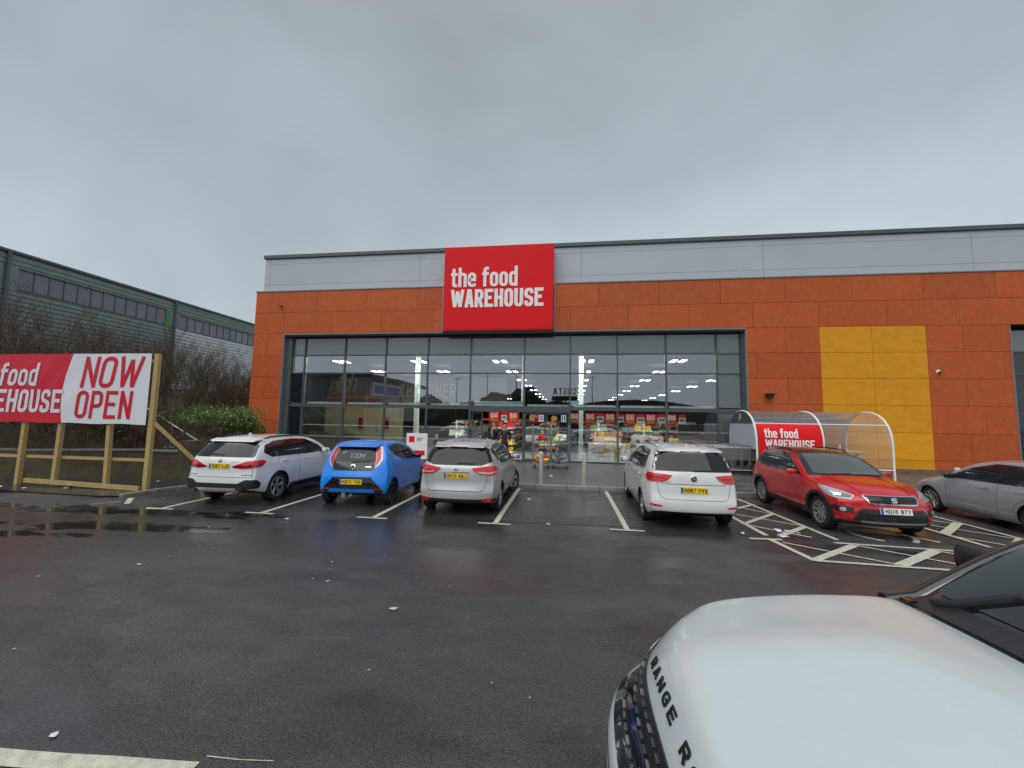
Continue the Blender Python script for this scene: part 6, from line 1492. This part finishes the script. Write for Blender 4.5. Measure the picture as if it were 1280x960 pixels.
# red panel hung on the near side of the first bay
yy0 = SY0 - .03
nearp = [(y, z) for y, z in HP[1:14] if z < 1.84] 
seg = [(SY0, .55)] + nearp + [(yq, 1.84)]
vs = []
for x in (SX[0] + .05, SX[1] - .05):
    for y, z in seg: vs.append((x, y - .045, z))
m = len(seg); MB().add(vs, [(i, i + 1, m + i + 1, m + i) for i in range(m - 1)]).build('red_panel', m_signred, ts_, smooth=True)
t1 = text_mesh(['the food'], frame4((6.88, 0, 1.36), (1, 0, 0), (0, 0, 1)), .325, w=.42, t=.15, gap=.06, depth=.004, sub=.08); t2 = text_mesh(['WAREHOUSE'], frame4((6.88, 0, 1.00), (1, 0, 0), (0, 0, 1)), .30, w=.50, t=.17, gap=.07, depth=.004, sub=.08)
def ynear(z):
    if z <= seg[1][1]: return SY0
    for (y0, z0), (y1, z1) in zip(seg, seg[1:]):
        if z0 <= z <= z1: return y0 + (y1 - y0) * (z - z0) / max(1e-6, z1 - z0)
    return seg[-1][0]
for t_ in (t1, t2):
    t_.v = [(x, ynear(z) - .056 + y, z) for x, y, z in t_.v]; t_.build('panel_lettering', m_white, ts_)
# left end: dark gable above, white panel below
def endpanel(z0, z1, mat, name):
    ys = [(y, z) for y, z in HP if z0 < z < z1]; 
    def edge(z, near):
        P_ = HP[:14] if near else HP[13:]
        for (y0, za), (y1, zb) in zip(P_, P_[1:]):
            if min(za, zb) <= z <= max(za, zb) and abs(zb - za) > 1e-6: return y0 + (y1 - y0) * (z - za) / (zb - za)
        return SY0 if near else SY1
    pts = [(edge(z0, True), z0)] + ys + ([(edge(z1, False), z1), (edge(z1, True), z1)] if z1 < SH else []) + [(edge(z0, False), z0)]
    pts = sorted(set(pts), key=lambda p: math.atan2(p[1] - (z0 + z1) / 2, p[0] - (SY0 + SY1) / 2))
    n = len(pts); vs = [(SX[0] - .045, y, z) for y, z in pts] + [(SX[0] - .035, y, z) for y, z in pts]
    return MB().add(vs, [tuple(range(n)), tuple(range(2 * n - 1, n - 1, -1))] + [(i, (i + 1) % n, n + (i + 1) % n, n + i) for i in range(n)]).build(name, mat, ts_)
endpanel(1.84, SH + .01, m_trim, 'gable_panel'); endpanel(.95, 1.835, pmat('translucent white sheet', (.52, .55, .60), .5), 'end_panel')
t = text_mesh(['P'], frame4((SX[0] - .047, 16.8, 1.93), (0, -1, 0), (0, 0, 1)), .28, w=.6, t=.12, depth=.004); t.v = [(SX[0] - .05 + (x - SX[0] + .047), y, z) for x, y, z in t.v]; t.build('gable_symbol', m_white, ts_)
# small white token desk at the right end
td = empty('token_desk', (9.6, 16.1, .115), label='small white ledge and posts inside the right end of the trolley shelter', cat='desk')
MB().box(-.45, -.2, .86, .75, .2, .93).build('desk_top', m_white, td, bevel=.01)
for x in (-.4, .55): MB().box(x, -.06, 0, x + .12, .06, .859).build('desk_leg', m_white, td)
MB().box(0, -.03, .931, .06, .03, 1.15).build('desk_post', m_white, td)

def trolley_proto():
    r = empty('shopping_trolley', (0, 0, 0)); f = MB(); b = MB()
    L0, L1, W0, W1 = -.42, .42, .20, .27; zt, zb = .98, .58
    def P(t, s, z): return (L0 + (L1 - L0) * t, s * (W0 + (W1 - W0) * t), z)
    zlow = lambda t: zb - .06 * t
    for s in (-1, 1):
        b.tube([P(0, s, zt - .04), P(1, s, zt)], .008, 4)
        for k_ in range(5): zz_ = .1 + .2 * k_; b.tube([P(0, s, zlow(0) + (zt - .04 - zlow(0)) * zz_), P(1, s, zlow(1) + (zt - zlow(1)) * zz_)], .007, 3)
        for k_ in range(13): t = k_ / 12; b.tube([P(t, s, zlow(t)), P(t, s, zt - .04 * (1 - t))], .005, 3)
    for k_ in range(9):
        u = -1 + 2 * k_ / 8; b.tube([P(0, u, zlow(0)), P(1, u, zlow(1))], .003, 3); b.tube([P(0, u, zlow(0)), P(0, u, zt - .04)], .003, 3)
    for t in np.linspace(0, 1, 7): b.tube([P(t, -1, zlow(t)), P(t, 1, zlow(t))], .003, 3)
    for z in (.7, .8, .9): b.tube([P(0, -1, z), P(0, 1, z)], .004, 3)
    tag(b.build('basket', m_galv, r), kind='stuff')
    for s in (-1, 1): f.tube([P(1, s, zt + .04), P(.95, s, .6), (.38, s * .25, .30), (.30, s * .24, .16), (-.38, s * .18, .14)], .012, 5)
    f.tube([(.3, -.24, .16), (.3, .24, .16)], .01, 5); f.build('frame', m_galv, r, True)
    MB().tube([P(1.02, -1, zt + .05), P(1.02, 1, zt + .05)], .018, 8).build('handle', m_trimmid, r, True)
    for x, s in ((.30, .23), (-.36, .18)):
        for k_ in (-1, 1): MB().lathe([(0, -.014), (.05, -.014), (.06, 0), (.05, .014), (0, .014)], 12, Matrix.Translation((x, k_ * s, .06)) @ Matrix.Rotation(PI / 2, 4, 'X')).build('wheel', m_plastic, r)
    return r
tp_ = trolley_proto()
k_n = 0
for row, yv in enumerate((16.05, 16.75, 17.4)):
    for i in range(9):
        o = tp_ if k_n == 0 else copy_tree(tp_)
        o.location = (5.55 + i * .27 + (0 if row else .0), yv, .115); k_n += 1
        tag(o, 'wire shopping trolley nested in the %s row of the shelter, %s' % (['front', 'middle', 'back'][row], ['at its left end', 'second from left', 'third from left', 'fourth from left', 'fifth from left', 'sixth from left', 'seventh from left', 'eighth from left', 'at its right end'][i]), 'trolley', 'nested shopping trolleys')

# ------------------------------------------------------------------ two people in the doorway
m_skin = pmat('skin', (.50, .30, .22), .5); m_hair = pmat('dark hair', (.03, .02, .015), .6); m_hair2 = pmat('fair brown hair', (.20, .12, .06), .6)
def person(x, y, rz, coat, scarf, hair, label, longcoat=False, scale=1.0, pose=0):
    r = empty('person', (x, y, .115), rz, label=label, cat='person')
    def skin(name, verts, edges, radii, mat, sub=2):
        me = bpy.data.meshes.new(name); me.from_pydata([Vector(v) * scale for v in verts], edges, []); o = bpy.data.objects.new(name, me); COL.objects.link(o)
        o.modifiers.new('k', 'SKIN'); s_ = o.modifiers.new('u', 'SUBSURF'); s_.levels = sub
        lay = me.skin_vertices[0].data
        for i, (a, b) in enumerate(radii): lay[i].radius = (a * scale, b * scale)
        lay[0].use_root = True
        m_ = evaluated(o); bpy.data.objects.remove(o); m_.name = name
        m_.polygons.foreach_set('use_smooth', [True] * len(m_.polygons)); m_.materials.clear(); m_.materials.append(mat)
        return link(name, m_, r)
    # facing +X; pelvis root
    V0 = [(0, 0, .95), (0, 0, 1.15), (0, 0, 1.38), (.01, 0, 1.47), (.015, 0, 1.55), (.02, 0, 1.64), (.02, 0, 1.72),
          (0, .10, .90), (.02, .11, .50), (-.01, .11, .09), (.13, .12, .04), (0, -.10, .90), (-.02, -.11, .50), (-.03, -.11, .09), (.11, -.12, .04),
          (0, .19, 1.40), (-.02, .25, 1.12), (.12, .20 if pose else .25, .95), (0, -.19, 1.40), (-.02, -.25, 1.12), (.14, -.18 if pose else -.25, 1.0)]
    E0 = [(0, 1), (1, 2), (2, 3), (3, 4), (4, 5), (5, 6), (0, 7), (7, 8), (8, 9), (9, 10), (0, 11), (11, 12), (12, 13), (13, 14), (2, 15), (15, 16), (16, 17), (2, 18), (18, 19), (19, 20)]
    R0 = [(.09, .08), (.085, .08), (.08, .10), (.06, .06), (.085, .075), (.10, .085), (.06, .05), (.085, .08), (.06, .055), (.045, .045), (.035, .045), (.085, .08), (.06, .055), (.045, .045), (.035, .045), (.04, .04), (.032, .032), (.025, .025), (.04, .04), (.032, .032), (.025, .025)]
    body = skin('body', V0, E0, R0, m_skin)
    ct = [(0, 0, .98), (0, 0, 1.18), (0, 0, 1.40), (0, .195, 1.40), (-.02, .255, 1.12), (.10, .21 if pose else .255, .97), (0, -.195, 1.40), (-.02, -.255, 1.12), (.12, -.19 if pose else -.255, 1.02), (0, 0, .78 if longcoat else .9)]
    skin('coat', ct, [(0, 1), (1, 2), (2, 3), (3, 4), (4, 5), (2, 6), (6, 7), (7, 8), (0, 9)], [(.17, .135), (.155, .14), (.155, .20), (.085, .085), (.07, .07), (.06, .06), (.085, .085), (.07, .07), (.06, .06), (.18, .14)], coat)
    tr_ = [(0, 0, .90), (0, .10, .88), (.02, .11, .50), (-.01, .11, .12), (0, -.10, .88), (-.02, -.11, .50), (-.03, -.11, .12)]
    skin('trousers', tr_, [(0, 1), (1, 2), (2, 3), (0, 4), (4, 5), (5, 6)], [(.14, .11), (.095, .09), (.07, .065), (.06, .055), (.095, .09), (.07, .065), (.06, .055)], m_plastic)
    for s in (-1, 1): skin('shoe', [(-.05 + (0 if s > 0 else -.02), s * .115, .045), (.14 + (0 if s > 0 else -.02), s * .12, .04)], [(0, 1)], [(.05, .05), (.045, .04)], m_black, 1)
    hp_ = [(-.02, 0, 1.64), (-.01, 0, 1.72), (.03, 0, 1.765), (-.05, 0, 1.58)] + ([(-.05, .0, 1.46)] if longcoat else [])
    skin('hair', hp_, [(0, 1), (1, 2), (0, 3)] + ([(3, 4)] if longcoat else []), [(.105, .10), (.085, .08), (.055, .04), (.08, .07)] + ([(.07, .06)] if longcoat else []), hair)
    f = MB(); 
    for s in (-1, 1): f.lathe([(0, .0), (.010, .004), (.012, 0)], 8, Matrix.Translation((.118 * scale, s * .034 * scale, 1.645 * scale)) @ Matrix.Rotation(PI / 2, 4, 'Y'))
    f.build('eyes', m_black, r); fm = MB(); fm.add([Vector(q) * scale for q in ((.11, -.012, 1.60), (.11, .012, 1.60), (.142, 0, 1.60), (.118, 0, 1.645))], [(0, 1, 2), (0, 2, 3), (1, 3, 2)]); fm.build('nose', m_skin, r)
    MB().box(.112 * scale, -.025 * scale, 1.562 * scale, .120 * scale, .025 * scale, 1.571 * scale).build('mouth', m_lampdk, r)
    for s in (-1, 1): skin('ear', [(.01, s * .092, 1.66), (.01, s * .096, 1.61)], [(0, 1)], [(.018, .01), (.014, .008)], m_skin, 1)
    for s in (-1, 1):      # hands: palm, four fingers, thumb
        wx, wy, wz = (.13, s * (.20 if pose else .255), .94) if s > 0 else (.15, s * (.18 if pose else .255), .98)
        vs_ = [(wx, wy, wz), (wx + .03, wy, wz - .06)]; es = [(0, 1)]; rs = [(.022, .03), (.016, .038)]
        skin('hand', vs_, es, rs, m_skin, 1)
        for q in range(4):
            oy = (-.03 + q * .02); skin('finger', [(wx + .03, wy + oy, wz - .085), (wx + .045, wy + oy, wz - .125 - .006 * (q in (1, 2))), (wx + .035, wy + oy, wz - .155 - .008 * (q in (1, 2)))], [(0, 1), (1, 2)], [(.009, .009), (.008, .008), (.007, .007)], m_skin, 1)
        skin('thumb', [(wx + .02, wy - s * .03, wz - .04), (wx + .05, wy - s * .05, wz - .08)], [(0, 1)], [(.011, .011), (.009, .009)], m_skin, 1)
    if scarf: skin('scarf', [(.14, .03, 1.46), (.17, .03, 1.30), (.165, .03, 1.08)], [(0, 1), (1, 2)], [(.03, .05), (.02, .05), (.02, .045)], scarf, 1)
    return r
person(-3.15, 17.2, -PI / 2 - .5, pmat('black coat', (.012, .012, .015), .7), pmat('pale pink scarf', (.62, .42, .34), .7), m_hair2, 'person in black coat and long pale scarf standing in the doorway', True, 1.0)
person(-2.66, 17.0, -PI / 2 + .15, pmat('dark purple coat', (.028, .010, .022), .7), None, m_hair, 'person in dark purple coat with short dark hair in the doorway', False, .97, 1)

# ------------------------------------------------------------------ litter on the tarmac
def scrap(x, y, s, label, z=.006, seed=0, mat=None, elong=1.6):
    rng = random.Random(seed); n = 9; a0 = rng.uniform(0, 3); pts = []
    for i in range(n):
        a = 2 * PI * i / n; r = s * rng.uniform(.6, 1.1); px, py = r * elong * math.cos(a), r * math.sin(a)
        pts.append((px * math.cos(a0) - py * math.sin(a0), px * math.sin(a0) + py * math.cos(a0), rng.uniform(0, .35) * s))
    mb = MB().add(pts + [(0, 0, s * .45)], [(i, (i + 1) % n, n) for i in range(n)]); o = mb.build('litter', mat or m_banw, None, loc=(x, y, z)); return tag(o, label, 'litter')
m_leafw = pmat('wet paper', (.50, .49, .44), .5)
scrap(-1.78, 4.15, .035, 'pale oval leaf of litter in the middle of the wet tarmac', seed=1, mat=m_leafw)
scrap(-3.1, 2.24, .022, 'small white scrap near the white line at the bottom left', seed=2)
scrap(-2.84, 4.68, .016, 'small white scrap on the tarmac left of centre', seed=3)
scrap(-5.52, 4.74, .022, 'small scrap on the tarmac towards the left edge', seed=4)
scrap(-.35, 7.86, .04, 'white paper scrap by the tar joint in the empty bay', seed=5)
scrap(-.95, 10.2, .05, 'white paper scrap in the empty bay near the kerb', seed=6)
scrap(-.55, 13.6, .07, 'white crumpled paper on the block paving before the doors', z=.12, seed=7)
scrap(-5.3, 7.25, .03, 'small white scrap behind the blue car', seed=8)
for i, (x, y) in enumerate(((-13.9, 8.35), (-13.1, 8.3), (-12.2, 8.5), (-15.2, 8.4), (-11.2, 9.9), (-12.6, 8.9))):
    scrap(x, y, .05, 'white litter scrap by the banner posts, %s' % ['left of the second post', 'between second and third posts', 'by the third post', 'at the left edge', 'behind the right post', 'under the banner middle'][i], z=.09, seed=20 + i)
for i, (x, y, s) in enumerate(((3.85, 8.3, .07), (4.0, 8.25, .06), (4.15, 8.2, .03), (3.75, 7.85, .06), (3.1, 7.95, .05))):
    scrap(x, y, s, 'crumpled white wrapper on the hatched markings, %s' % ['largest one', 'beside the largest', 'smallest one', 'below the thick bar', 'left end by the line'][i], seed=40 + i)
rgl = random.Random(11)
for i in range(26):
    x = rgl.uniform(-7, 1.5); y = rgl.uniform(2.6, 7.4)
    o = scrap(x, y, rgl.uniform(.006, .013), 'tiny pale speck of grit or paper on the wet tarmac', seed=60 + i, mat=m_leafw); o['group'] = 'tiny pale specks on the tarmac'

# ================================================================== BEHIND THE CAMERA (seen mirrored in the glass)
b2 = empty('retail_unit', (0, 0, 0), label='dark shed with a blue and white sign behind the camera, mirrored in the left panes', cat='building')
MB().box(-44, -26, 0, -24, -9, 6.6).build('wall', m_trim, b2); MB().box(-45, -27, 6.6, -23, -8, 7.0).build('roof_edge', m_plastic, b2)
MB().box(-23.95, -18, 4.6, -23.6, -10, 6.2).build('sign_panel', m_banw, b2); MB().box(-23.6, -17.5, 4.9, -23.55, -10.5, 5.9).build('sign_print', m_blue, b2); MB().box(-23.96, -19.5, 4.3, -23.7, -9.5, 4.59).build('sign_band', m_plateY, b2)
MB().box(-23.98, -25, .2, -23.9, -12, 3.6).build('shopfront', m_spandark, b2)
ct = empty('totem_sign', (-.6, -33, 0), label='dark totem sign on a pole behind the camera, mirrored in the middle panes', cat='sign')
MB().tube([(0, 0, 0), (0, 0, 5.2)], .14, 8).build('pole', m_trim, ct); MB().box(-2.2, -.15, 5.2, 2.2, .15, 6.0).build('sign_box', m_plastic, ct)
text_mesh(['COSTA'], frame4((1.9, .16, 6.25), (-1, 0, 0), (0, 0, 1)), 1.15, w=.55, t=.15, gap=.16, depth=.06).build('sign_lettering', m_plastic, ct)
for i, (x, y, h) in enumerate(((-6.5, -14, 8.2), (-11.5, -20, 8.5), (3.9, -30, 9), (-17, -24, 8))):
    lp = empty('lamp_post', (x, y, 0), label='tall dark lamp post behind the camera, %s' % ['nearest', 'left of the nearest', 'right hand one', 'farthest left'][i], cat='lamp post', group='lamp posts across the car park')
    MB().tube([(0, 0, 0), (0, 0, h)], [.09, .05], 8).build('post', m_trim, lp); MB().box(-.6, -.1, h - .05, .6, .1, h + .04).build('lamp_head', m_plastic, lp)
b3 = empty('distant_store', (16, -62, 0), label='long curved roof store far behind the camera', cat='building')
vs = []
for i in range(17):
    a = PI * i / 16; vs += [(-20 * math.cos(a), 0, 5.5 * math.sin(a) + 1.5), (-20 * math.cos(a), -20, 5.5 * math.sin(a) + 1.5)]
MB().add(vs, [(2 * i, 2 * i + 1, 2 * i + 3, 2 * i + 2) for i in range(16)] + [tuple(range(0, 34, 2))]).build('roof', m_indark, b3); MB().box(-20, -20, 0, 20, -.01, 1.5).build('wall', m_indark, b3)
m_dtree = pmat('distant dark trees', (.02, .026, .014), .95, noise=.5, nscale=.5)
rt = random.Random(5)
for i in range(16):
    x = -46 + i * 7.0; y = -72 + rt.uniform(-4, 4); h = rt.uniform(3, 5) * (1.5 if i < 7 else 1) * (1.5 if i in (4, 5) else 1)
    bm = bmesh.new(); bmesh.ops.create_icosphere(bm, subdivisions=3, radius=1)
    for v in bm.verts: k_ = 1 + .22 * math.sin(v.co.x * 7 + i) * math.cos(v.co.z * 6 + v.co.y * 5) + rt.uniform(-.12, .12); v.co = Vector((v.co.x * 5 * k_, v.co.y * 3 * k_, v.co.z * h * .6 * k_ + h * .5))
    me = bpy.data.meshes.new('crown'); bm.to_mesh(me); bm.free(); tr_ = empty('tree', (x, y, 0), label='dark distant tree in the belt behind the camera, %s of sixteen' % ['first', 'second', 'third', 'fourth', 'fifth', 'sixth', 'seventh', 'eighth', 'ninth', 'tenth', 'eleventh', 'twelfth', 'thirteenth', 'fourteenth', 'fifteenth', 'last'][i], cat='tree', group='distant tree belt behind the camera'); link('crown', me, tr_, m_dtree); MB().tube([(0, 0, -.5), (0, 0, h * .4)], .3, 6).build('trunk', m_twig, tr_)
# cars across the aisle, behind the camera, also only seen mirrored
for src, x, y, rz, lb in ((CM, -5.6, -5.4, -PI / 2, 'silver people carrier parked behind the camera, left'), (SE, -3.0, -3.0, PI / 2, 'red crossover parked behind the camera'), (X1, 3.2, -5.6, -PI / 2, 'white suv parked behind the camera, right'), (PO, 6.0, -5.2, -PI / 2, 'grey silver hatchback parked behind the camera, far right')):
    o = copy_tree(src.root); o.location = (x, y, 0); o.rotation_euler = (0, 0, rz); tag(o, lb, 'car')
